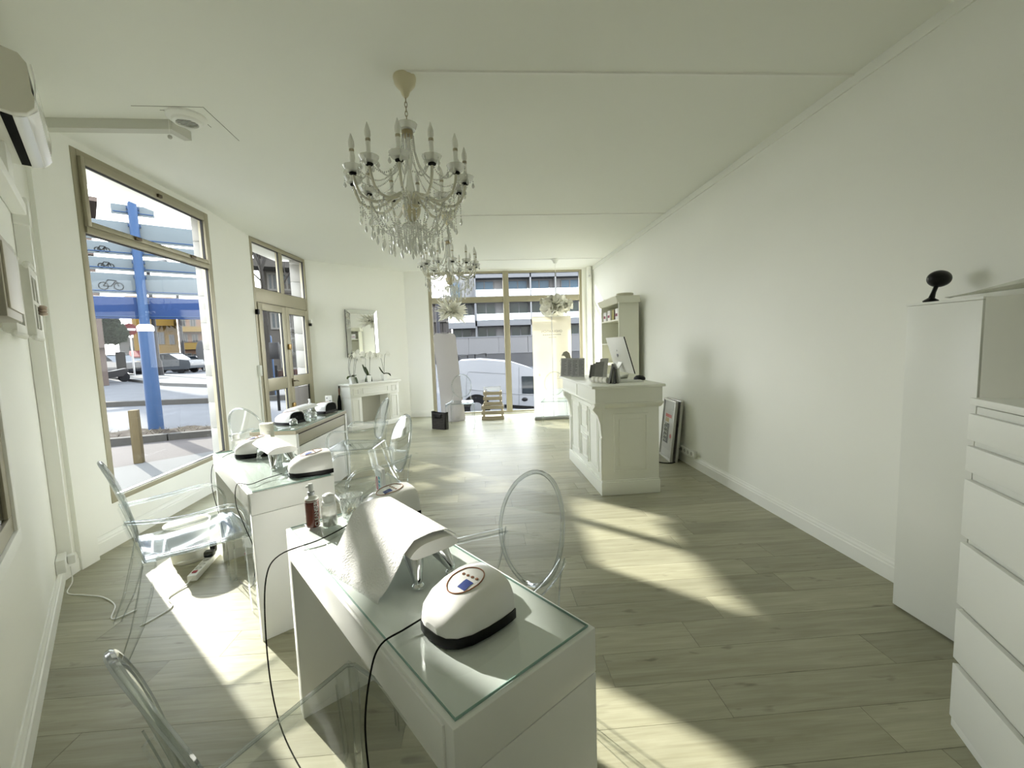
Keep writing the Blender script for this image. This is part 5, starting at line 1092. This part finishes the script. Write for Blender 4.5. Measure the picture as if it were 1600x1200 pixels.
for k_, (y, h_, col, lab) in enumerate(((.06, .155, (.80, .78, .78), 'white box with pink print nearest the front side of the top bookcase shelf'), (.25, .15, (.30, .26, .03), 'yellow green box with dark edge on the top bookcase shelf'), (.45, .155, (.80, .78, .78), 'white box with pink print in the middle of the top bookcase shelf'), (.68, .14, (.78, .78, .80), 'small white box at the far end of the top bookcase shelf'))):
    b = thing('product_box', lab, 'box', (2.0, 6.16 + y, 1.813), 0, 'product boxes on the top shelf'); wd = .14 if k_ != 1 else .12
    MB().bbox(0, .09, 0, wd, 0, h_, .002).build('carton', mat('carton_%d' % k_, col, .5), b)
    if k_ != 1:
        mb = MB()
        for q in range(4): mb.tube([(-.001, wd * (.25 + .16 * q), .045), (-.001, wd * (.32 + .16 * q), .085), (-.001, wd * (.39 + .16 * q), .045)], .004, 4)
        mb.build('pink_print', mat('print_pink', (.45, .12, .22), .5), b)
    else: MB().box(-.001, .09, -.012, 0, 0, h_).build('dark_edge', mat('maroon', (.07, .01, .03), .5), b, smooth=0)
for k_ in range(2):
    b = thing('polish_bottle', ('white capped bottle on the second shelf nearest the bookcase side panel', 'white capped bottle on the second shelf just behind the nearer bottle')[k_], 'bottle', (2.03, 6.215 + .085 * k_, 1.453), 0, 'bottles on the second shelf')
    MB().lathe([(.018, 0), (.02, .02), (.012, .035)], 12).build('base', mat('maroon2', (.06, .01, .03), .3), b); MB().lathe([(.012, .035), (.011, .085), (.001, .087)], 12).build('cap', wply, b)
rb = thing('round_hat_box', 'low round cream box on top of the bookcase', 'box', (2.15, 6.36, 2.14), 0); MB().lathe([(.115, 0), (.12, .005), (.12, .03)], 26).build('box', cream if 0 else mat('hatbox', (.55, .53, .42), .6), rb); MB().lathe([(.124, .028), (.126, .05), (.12, .055), (.001, .056)], 26).build('lid', MATS['hatbox'], rb)
fl = thing('folded_papers', 'small folded paper lying on the far part of the bookcase top', 'paper', (2.0, 6.62, 2.14), R(20)); MB().bbox(0, .14, 0, .16, 0, .012, .002).build('paper', paper, fl)
# ================================================================ framed pictures leaning on the right wall
art = mat('poster_grey', (.30, .29, .30), .5)
def leaning(x, y, rz, lab, w_=.56, h_=.74, detail=True):
    t = thing('framed_picture', lab, 'picture', (x, y, 0), rz, 'framed pictures leaning on the wall')
    M_ = Matrix.Rotation(R(-5.5), 4, 'X'); fm = mat('silver_frame', (.52, .52, .50), .3, metal=.4)
    for (a, b, c_, e) in ((0, w_, 0, .022), (0, w_, h_ - .022, h_), (0, .022, .022, h_ - .022), (w_ - .022, w_, .022, h_ - .022)): MB().bbox(a, b, -.02, .012, c_, e, .003, M_).build('frame_rail', fm, t)
    MB().box(.022, w_ - .022, -.004, .01, .022, h_ - .022, M_).build('mount', mat('mount_grey', (.48, .47, .46), .5), t, smooth=0)
    if detail:
        MB().box(.06, w_ - .06, -.007, -.004, .12, h_ - .13, M_).build('poster', mat('poster_light', (.42, .40, .40), .45), t, smooth=0)
        MB().box(.08, w_ - .18, -.0085, -.007, .19, h_ - .30, M_).build('black_block', mat('ink_black', (.01, .01, .012), .5), t, smooth=0)
        MB().box(.10, w_ - .12, -.0085, -.007, h_ - .225, h_ - .185, M_).build('red_heading', mat('red_ink', (.40, .02, .02), .5), t, smooth=0)
        MB().box(.11, w_ - .20, -.0085, -.007, h_ - .285, h_ - .235, M_).build('ochre_block', mat('ochre', (.30, .20, .07), .5), t, smooth=0)
        MB().lathe([(.028, 0), (.028, .0015)], 18, (0, 0, 0), M_ @ Matrix.Translation((w_ - .10, -.0085, .30)) @ Matrix.Rotation(R(90), 4, 'X')).build('red_dot', MATS['red_ink'], t)
        mb = MB()
        for i in range(5):
            z0 = .21 + .05 * i; x0 = .09 + .02 * (i % 2)
            mb.tube([M_ @ Vector((x0 + .025 * k, -.0095, z0 + .03 * (k % 2))) for k in range(5)], .0035, 4)
        mb.build('white_figures', wply, t)
        MB().sheet(lambda u, v: M_ @ Vector((.024 + (w_ - .048) * u, -.012, .024 + (h_ - .048) * v)), 1, 1).build('glazing', pane_m, t, smooth=0)
    return t
leaning(2.256, 5.33, R(-95.5), 'framed grey poster with red heading leaning at the front beside the counter', .43, .74)
leaning(2.297, 5.33, R(-93), 'second frame leaning behind the grey poster against the right wall', .45, .745, detail=False)
wso = thing('socket_block', 'white row of wall sockets above the right baseboard beside the leaning frames', 'socket', (2.382, 4.60, .125), 0)
MB().bbox(-.045, -.001, 0, .35, 0, .075, .005).build('block', wply, wso)
for i in range(4): MB().lathe([(.021, 0), (.021, .003), (.017, .001), (0, 0)], 16, (0, 0, 0), Matrix.Translation((-.045, .05 + .083 * i, .038)) @ Matrix.Rotation(R(-90), 4, 'Y')).build('socket', mat('socket_dark', (.4, .4, .38), .5), wso)
tag(MB().tube(spline([(2.33, 4.93, .16), (2.30, 4.98, .05), (2.27, 4.90, .006), (2.15, 4.86, .006), (2.0, 4.95, .006), (1.8, 4.93, .006)]), .006, 6).build('floor_cable', blackm), 'black cable on the floor between the counter and the wall sockets', 'cable')
# ================================================================ tall cabinet, chest of drawers
wl = mat('white_cabinet', (.82, .83, .79), .35)
lk = thing('tall_cabinet', 'tall narrow plain white cabinet against the right wall behind the chest of drawers', 'cabinet', (2.16, 1.72, 0), 0)
MB().bbox(.018, .205, 0, .33, .0, 1.60, .002).build('body', wl, lk); MB().bbox(0, .017, .0, .33, .012, 1.602, .002).build('door', wl, lk); MB().bbox(-.004, .207, -.004, .334, 1.603, 1.615, .002).build('top', wl, lk)
dp = thing('standing_board', 'tall white board standing between the tall cabinet and the chest of drawers', 'panel', (2.145, 1.695, 0), R(-60)); MB().bbox(0, .24, -.018, 0, 0, 1.61, .002).build('board', mat('panel_white', (.74, .74, .68), .5), dp)
hm = thing('hand_mirror', 'black hand held mirror with round head standing on top of the tall cabinet', 'mirror', (2.20, 1.965, 1.616), R(15))
MB().lathe([(.028, 0), (.030, .006), (.022, .012), (.010, .02)], 18, (-.015, 0, 0)).build('foot', blackp, hm)
MB().tube([(-.012, 0, .012), (.004, 0, .045), (.022, 0, .075), (.032, 0, .092)], [.013, .009, .009, .012], 10).build('neck', blackp, hm)
MB().ball((.042, 0, .112), .048, 22, 14, (1.2, .9, .85)).build('head', blackp, hm)
fs = thing('plastic_sleeve', 'translucent curved plastic sheet lying on top of the tall cabinet', 'plastic sheet', (2.20, 1.90, 1.617), R(-60))
MB().sheet(lambda u, v: (.36 * u - .0, .09 * (v - .5) * (1 + u), .012 + .05 * u * abs(2 * v - 1) ** 1.5 + .05 * u * v), 10, 8, .0015).build('sheet', glassy('smoky_plastic', (.93, .93, .90), (.8, .8, .77), .02, .1, .4, 2.0, .12), fs, smooth=60)
cs = thing('chest_of_drawers', 'white six drawer chest at the right edge nearest the camera', 'chest of drawers', (1.70, 1.365, 0), math.atan2(-.91, -.42))
MB().bbox(.0, .80, .012, .48, 0.0, 1.205, .002).build('body', mat('cabinet_inner', (.70, .71, .66), .45), cs)
MB().bbox(-.004, .804, -.006, .484, 1.212, 1.236, .002).build('top', wl, cs)
for (z0, z1) in ((1.09, 1.181), (.978, 1.067), (.74, .946), (.482, .714), (.27, .460), (.040, .247)): 
    f = MB().bbox(.002, .798, -.010, .008, z0, z1, .002).build('drawer', wl, cs)
MB().bbox(.002, .798, -.004, .012, .0, .036, .002).build('plinth', wl, cs)
sw = thing('colour_swatches', 'small fan of dark and grey nail colour swatches on the chest of drawers', 'swatch', (1.79, 1.16, 1.238), R(-40))
for i in range(6): MB().bbox(.016 * i, .016 * i + .012, -.03, .03, 0, .052, .002, Matrix.Rotation(R(24), 4, 'Y')).build('swatch', mat('sw_%d' % i, ((.01, .01, .01), (.2, .2, .19), (.7, .7, .68), (.05, .04, .06), (.25, .2, .25), (.01, .005, .01))[i], .2), sw)
# ================================================================ fireplace mantel, mirror, orchids, umbrella
fp = thing('mantelpiece', 'white decorative fireplace mantel with recessed opening against the diagonal wall', 'mantel', (-2.45, 7.87, 0), R(49)); mw = mat('mantel_white', (.80, .80, .76), .45)
W_ = 1.06; Dp = .30
for x0 in (0, W_ - .21):
    MB().bbox(x0, x0 + .21, 0, Dp, .085, .61, .003).build('pilaster', mw, fp)
    for a, b, c_, e in ((.035, .05, .13, .57), (.16, .175, .13, .57), (.05, .16, .13, .145), (.05, .16, .555, .57)): MB().bbox(x0 + a, x0 + b, -.008, 0, c_, e, .002).build('moulding', mw, fp)
    for a, b, c_, e in ((.05, .062, .66, .77), (.148, .16, .66, .77), (.062, .148, .66, .672), (.062, .148, .758, .77)): MB().bbox(x0 + a, x0 + b, -.022, -.014, c_, e, .002).build('moulding', mw, fp)
MB().bbox(-.03, W_ + .03, -.035, Dp, 0, .085, .004).build('plinth', mw, fp)
MB().bbox(-.012, W_ + .012, -.014, Dp, .612, .815, .003).build('frieze', mw, fp)
for a, b, c_, e in ((.25, W_ - .25, .66, .672), (.25, W_ - .25, .758, .77), (.25, .262, .672, .758), (W_ - .262, W_ - .25, .672, .758)): MB().bbox(a, b, -.022, -.014, c_, e, .002).build('moulding', mw, fp)
MB().bbox(-.05, W_ + .05, -.055, Dp + .01, .835, .865, .005).build('shelf', mw, fp); MB().bbox(-.03, W_ + .03, -.033, Dp, .815, .836, .006).build('shelf_moulding', mw, fp)
MB().bbox(.21, .235, .015, Dp, .085, .61, .002).build('inner_jamb', mw, fp); MB().bbox(W_ - .235, W_ - .21, .015, Dp, .085, .61, .002).build('inner_jamb', mw, fp)
MB().box(.235, W_ - .235, Dp - .02, Dp, .085, .61).build('back_panel', mat('grey_back', (.50, .49, .44), .7), fp, smooth=0)
wd_ = (A['a7'] - A['a6']).normalized(); wn = Vector((-wd_.y, wd_.x, 0)); azw = math.atan2(wd_.y, wd_.x)
m0 = Vector((-2.545, 8.25, 0)); s_ = (m0 - A['a6']).dot(wd_); mp_ = A['a6'] + wd_ * s_
mi = thing('wall_mirror', 'rectangular wall mirror with wide slanted mirror frame hanging above the mantel', 'mirror', (mp_.x, mp_.y, 1.34), azw)
silver = mat('mirror_silver', (.82, .83, .80), .02, metal=1); W2, H2, F = .65, .91, .075
MB().bbox(0, W2, -.03, -.001, 0, H2, .002).build('backing', blackp, mi)
MB().box(F, W2 - F, -.042, -.032, F, H2 - F).build('mirror_glass', silver, mi, smooth=0)
for pts in (((0, 0), (W2, 0), (W2 - F, F), (F, F)), ((W2, 0), (W2, H2), (W2 - F, H2 - F), (W2 - F, F)), ((W2, H2), (0, H2), (F, H2 - F), (W2 - F, H2 - F)), ((0, H2), (0, 0), (F, F), (F, H2 - F))):
    q = [(pts[0][0], -.034, pts[0][1]), (pts[1][0], -.034, pts[1][1]), (pts[2][0], -.056, pts[2][1]), (pts[3][0], -.056, pts[3][1])]
    MB().extr(q, (0, .006, 0)).build('bevel_strip', silver, mi, smooth=0)
leafd = mat('orchid_leaf', (.028, .045, .010), .45, spec=.15); stemm = mat('orchid_stem', (.03, .035, .015), .5); petm = mat('orchid_petal', (.82, .82, .76), .5); yel_ = mat('orchid_lip', (.5, .4, .12), .5)
fM = Matrix.Translation((-2.45, 7.87, 0)) @ Matrix.Rotation(R(49), 4, 'Z')
def orchid(x, lab, leaves, stems):
    q = fM @ Vector((x, .10, .866)); t = thing('orchid', lab, 'plant', q, R(49), 'white orchids on the mantel')
    MB().tube([(0, 0, 0), (0, 0, .125)], [.050, .066], 4).build('pot', wply, t, smooth=0); MB().box(-.036, .036, -.036, .036, .11, .122).build('soil', mat('bark_soil', (.05, .04, .03), .9), t, smooth=0)
    for (a, l_, dr) in leaves:
        d = Vector((math.cos(R(a)), math.sin(R(a)), 0)); n = Vector((-d.y, d.x, 0))
        MB().sheet(lambda u, v: d * (l_ * u * (1 - .25 * dr * u)) + n * (.034 * (2 * v - 1) * math.sin(math.pi * min(.96, .12 + .8 * u)) ** .7) + Vector((0, 0, max(.006, .125 + .06 * u - dr * .16 * u * u + .012 * abs(2 * v - 1)))), 9, 4, .003).build('leaf', leafd, t, smooth=60)
    for (dx, hh, lean, fl) in stems:
        P = spline([(dx, 0, .12), (dx * 1.6, 0, hh * .55), (dx * 1.8 + lean * .25, 0, hh * .9), (dx * 1.8 + lean * .6, 0, hh), (dx * 1.8 + lean, 0, hh - .03)], 5)
        st = MB().tube(P, .0035, 5).build('stem', stemm, t)
        for k in range(fl):
            c_ = P[-1 - int(k * 2.0)] + Vector((random.uniform(-.02, .02), random.uniform(-.03, .02), random.uniform(-.015, .025))); mb = MB()
            for j in range(5):
                a = R(72 * j + 18 + random.uniform(-8, 8)); l_ = .052 if j % 2 else .044
                mb.sheet(lambda u, v: c_ + Vector((math.cos(a) * l_ * u - math.sin(a) * .026 * (2 * v - 1) * math.sin(math.pi * min(.95, .1 + .8 * u)), -.006 * u * u, math.sin(a) * l_ * u + math.cos(a) * .026 * (2 * v - 1) * math.sin(math.pi * min(.95, .1 + .8 * u)))), 3, 2)
            mb.ball(c_ + Vector((0, -.006, -.002)), .006, 6, 4)
            mb.build('flower', petm, st, smooth=60)
orchid(.12, 'white orchid in the leftmost square pot with broad drooping leaves on the mantel', ((200, .16, .6), (-40, .15, 1.9), (-60, .18, 1.6), (20, .12, .3)), ((-.04, .52, .17, 4), (-.025, .56, .30, 4), (.03, .50, .12, 2), (.045, .46, .10, 2)))
orchid(.46, 'white orchid in the middle square pot with upright leaves on the mantel', ((160, .13, 2.1), (80, .10, -.6), (110, .09, -.9), (0, .11, 1.2)), ((-.03, .50, .10, 5), (.03, .52, .05, 5)))
orchid(.82, 'white orchid in the rightmost square pot with leaves bending right on the mantel', ((0, .19, .7), (-15, .15, .5), (170, .08, -.5)), ((-.01, .50, -.14, 5), (.01, .53, .10, 3)))
ub = thing('umbrella', 'closed black umbrella with wooden handle leaning at the left side of the mantel', 'umbrella', (-2.71, 8.0, 0), 0); 
MB().tube([(0, 0, 0), (.003, 0, .12), (.006, .005, .35), (.010, .01, .55), (.012, .015, .66)], [.004, .012, .038, .034, .016], 12).build('canopy', blackm, ub); MB().tube([(0, 0, .0), (.0, 0, .04)], .005, 6).build('tip', steel, ub)
MB().tube([(.012, .015, .65), (.014, .018, .72), (.016, .02, .80)], [.011, .013, .012], 8).build('handle', mat('umbrella_wood', (.14, .05, .02), .4), ub); MB().tube([(.016, .02, .79), (.017, .02, .83)], .013, 8).build('handle_cap', blackp, ub)
# ================================================================ things before the back window
bg_ = thing('tote_bag', 'black patterned tote bag standing on the floor left of the back window', 'bag', (-.84, 7.74, 0), R(-36)); bgm = bpy.data.materials.new('black_monogram'); bgm.use_nodes = True
_n = bgm.node_tree.nodes; _l = bgm.node_tree.links; _p = _n['Principled BSDF']; _t = _n.new('ShaderNodeTexCoord'); _c = _n.new('ShaderNodeTexChecker'); _c.inputs['Scale'].default_value = 90; _c.inputs[1].default_value = (.012, .012, .012, 1); _c.inputs[2].default_value = (.075, .07, .065, 1)
_mp = _n.new('ShaderNodeMapping'); _mp.inputs['Rotation'].default_value = (0, R(45), 0); _mp.inputs['Scale'].default_value = (1, 1, 1); _l.new(_t.outputs['Object'], _mp.inputs[0]); _l.new(_mp.outputs[0], _c.inputs[0]); _l.new(_c.outputs[0], _p.inputs['Base Color']); _p.inputs['Roughness'].default_value = .8; _p.inputs['Specular IOR Level'].default_value = .05
def bagf(u, v):
    a = 2 * math.pi * u; sx = .165 * (1 + .07 * v); sy = .075 * (1 - .25 * v); e = .45
    return (sx * math.copysign(abs(math.cos(a)) ** e, math.cos(a)), sy * math.copysign(abs(math.sin(a)) ** e, math.sin(a)), .30 * v + .012 * math.cos(2 * a) * v)
mb = MB(); mb.sheet(bagf, 40, 8, .004); mb.extr([(x, y, .003) for x, y, z in (bagf(i / 40, 0) for i in range(40))], (0, 0, .004)); mb.build('body', bgm, bg_, smooth=50)
mb = MB(); mb.tube([Vector(bagf(i / 40, 1)) for i in range(40)], .006, 5, closed=True); mb.bbox(-.09, .09, -.085, -.078, .20, .28, .005); mb.build('leather_trim', blackp, bg_)
MB().tube(spline([(-.08, -.065, .27), (-.075, -.075, .24), (-.03, -.088, .235), (.04, -.088, .24), (.08, -.07, .28)]), .006, 6).build('handle', blackp, bg_)
bd_ = thing('display_board', 'tall grey lilac board with rounded top standing upright in front of the back window', 'board', (-.70, 8.52, 0), R(4)); lil = mat('lilac_grey_board', (.52, .50, .52), .5, noise=.03, nscale=2)
def brd(u, v):
    z = .02 + 1.72 * (1 - (1 - v) ** 1.8); hw = .215; r_ = .07
    if z > 1.74 - r_: hw = .215 - r_ + math.sqrt(max(0, r_ ** 2 - (z - 1.74 + r_) ** 2))
    low = max(0, (.48 - z) / .48)
    return (hw * (2 * u - 1) - .115 * (z - .02) / 1.72 + .05, -.10 * low * math.sin(math.pi * u) ** .8 - .02 * math.sin(math.pi * u), z)
MB().sheet(brd, 16, 44, -.025).build('panel', lil, bd_, smooth=50)
MB().tube([brd(u / 16, .72) for u in range(17)], .003, 4).build('seam_line', mat('seam_lilac', (.3, .28, .3), .6), bd_)
MB().prism([(.05 - .22, .02), (.05 + .22, .02), (.05 + .215, -.05), (.05 + .1, -.13), (.05 - .1, -.13), (.05 - .215, -.05)], 0, .02).build('foot', lil, bd_, smooth=0)
crm = mat('pine_crate', (.36, .31, .215), .7, noise=.15, nscale=5, stretch=(.6, 5, 5))
def crate(x, y, z, w_, h_, d_c, rz, lab):
    t = thing('wooden_crate', lab, 'crate', (x, y, z), rz, 'slatted wooden crates'); n = 3; sh = h_ / (n + 1.05) 
    for i in range(n):
        z0 = i * (h_ - sh) / (n - 1)
        MB().bbox(0, w_, 0, .012, z0, z0 + sh, .002).build('slat', crm, t)
        for xx in (.012, w_ - .024): MB().bbox(xx, xx + .012, .014, d_c - .014, z0, z0 + sh, .002).build('slat', crm, t)
    for xx in (.026, w_ - .052):
        for yy in (.014, d_c - .040): MB().bbox(xx, xx + .026, yy, yy + .026, 0, h_, .002).build('corner_post', crm, t)
    for i in range(4): MB().bbox(.03, w_ - .03, .045 + i * (d_c - .1) / 4, .045 + (i + .8) * (d_c - .1) / 4, .004, .014, .002).build('floor_slat', crm, t)
crate(-.09, 8.46, 0, .45, .285, .32, R(-4), 'lower slatted wooden crate standing on the floor by the back window')
crate(-.045, 8.50, .287, .38, .275, .29, R(-4), 'upper slatted wooden crate stacked on the lower one by the back window')
af = thing('acrylic_stand', 'thin clear acrylic stand on top of the upper wooden crate', 'stand', (-.03, 8.55, .5635), R(-4)); mb = MB()
for p, q in (((0, 0, 0), (0, 0, .09)), ((0, 0, .09), (.34, 0, .10)), ((.34, 0, .10), (.34, 0, 0)), ((0, .12, 0), (0, 0, .09)), ((.34, .12, 0), (.34, 0, .10))): mb.tube([p, q], .004, 5)
mb.build('rods', acrylrim, af); MB().sheet(lambda u, v: (.34 * u, .12 * (1 - v), .09 * v + .005), 1, 1, .003).build('plate', acryl, af)
rb_ = thing('roll_up_banner', 'tall cream roll-up banner with faint woman portrait seen from behind against the light', 'banner', (.955, 8.25, 0), R(0)); W3, H3 = .76, 2.0
bnm = bpy.data.materials.new('banner_fabric'); bnm.use_nodes = True; n = bnm.node_tree.nodes; L_ = bnm.node_tree.links; n.clear(); o_ = n.new('ShaderNodeOutputMaterial'); mx = n.new('ShaderNodeMixShader'); mx.inputs[0].default_value = .55
df = n.new('ShaderNodeBsdfDiffuse'); df.inputs[0].default_value = (.86, .83, .74, 1); tl = n.new('ShaderNodeBsdfTranslucent'); tl.inputs[0].default_value = (.80, .77, .68, 1); L_.new(df.outputs[0], mx.inputs[1]); L_.new(tl.outputs[0], mx.inputs[2]); L_.new(mx.outputs[0], o_.inputs[0])
bn2 = bnm.copy(); bn2.name = 'banner_fabric_pale'; [setattr(k.inputs[0], 'default_value', (.80, .82, .80, 1)) for k in bn2.node_tree.nodes if k.type.startswith('BSDF')]
bn3 = bnm.copy(); bn3.name = 'banner_print'; [setattr(k.inputs[0], 'default_value', (.30, .29, .25, 1)) for k in bn3.node_tree.nodes if k.type.startswith('BSDF')]
MB().box(0, W3, 0, .0012, .60, H3).build('fabric', bnm, rb_, smooth=0); MB().box(0, W3, 0, .0012, .06, .598).build('lower_fabric', bn2, rb_, smooth=0)
MB().bbox(0, W3, -.006, .006, H3, H3 + .012, .003).build('top_rail', wply, rb_); MB().bbox(-.01, W3 + .01, -.09, .09, 0.0, .06, .012).build('cassette', steel, rb_)
MB().tube([(W3 * .5, -.02, .05), (W3 * .5, -.02, H3)], .006, 6).build('support_pole', steel, rb_)
for s_t, sz, z_, x_ in (('ONDULATION', .062, 1.72, .5), ('PERMANENTE DES CILS', .026, 1.645, .5), ('NATURELLE', .024, 1.59, .42), ('il', .07, .88, .16), ('EXPERTISE', .075, .79, .52)):
    if s_t in ('ONDULATION', 'il'): pass
    elif s_t == 'EXPERTISE': continue
    else: continue
    text(s_t, sz, bn3, rb_, (W3 * x_, -.0015, z_), (R(90), 0, 0), mirror=True, ext=.0005)
mb = MB()
for i in range(9): mb.box(W3 * .27 + .04 * i, W3 * .27 + .04 * i + .03, -.0018, -.0008, 1.65, 1.662)
for i in range(5): mb.box(W3 * .42 + .03 * i, W3 * .42 + .03 * i + .022, -.0018, -.0008, 1.60, 1.61)
mb.build('small_print', bn3, rb_, smooth=0)
face = [(.62, 1.02), (.66, 1.16), (.645, 1.24), (.56, 1.22), (.54, 1.16), (.525, 1.13), (.54, 1.10), (.53, 1.07), (.545, 1.05), (.56, 1.02), (.58, 1.0), (.56, .94), (.50, .88), (.46, .80), (.70, .80), (.74, .90), (.68, .98)]
hair = [(.56, 1.24), (.60, 1.31), (.66, 1.33), (.72, 1.29), (.745, 1.20), (.74, 1.10), (.71, 1.0), (.67, .99), (.66, 1.08), (.645, 1.2), (.61, 1.24)]
MB().extr([(x, -.0016, z) for x, z in hair], (0, .0008, 0)).build('printed_hair', bn3, rb_, smooth=0)
MB().tube([(x, -.0012, z) for x, z in face], .0025, 3, closed=True).build('printed_outline', bn3, rb_)
# small wall sensor at the back right corner and door side switches
se = thing('wall_sensor', 'small white alarm sensor high in the back right corner', 'sensor', (2.30, 9.03, 2.90), R(-20)); MB().bbox(-.03, .03, -.06, -.0, -.06, .05, .01).build('case', wply, se); MB().ball((0, -.055, -.02), .022, 12, 8, (1, .5, 1.1)).build('lens', mat('lens_grey', (.6, .6, .6), .3), se)
wv = (A['a5'] - A['a4']).normalized()
for k_, (px, py, z) in enumerate(((407, 577, 1.2),)):
    sc_ = thing('wall_switch', 'white surface switch with conduit on the wall left of the entrance door', 'switch', (A['a5'] - wv * .06) + Vector((0, 0, 1.16)), math.atan2(wv.y, wv.x)); MB().bbox(-.04, .04, -.04, -.001, 0, .15, .008).build('box', wply, sc_); MB().bbox(-.018, .018, -.02, -.001, -1.02, 0, .004).build('conduit', wply, sc_)
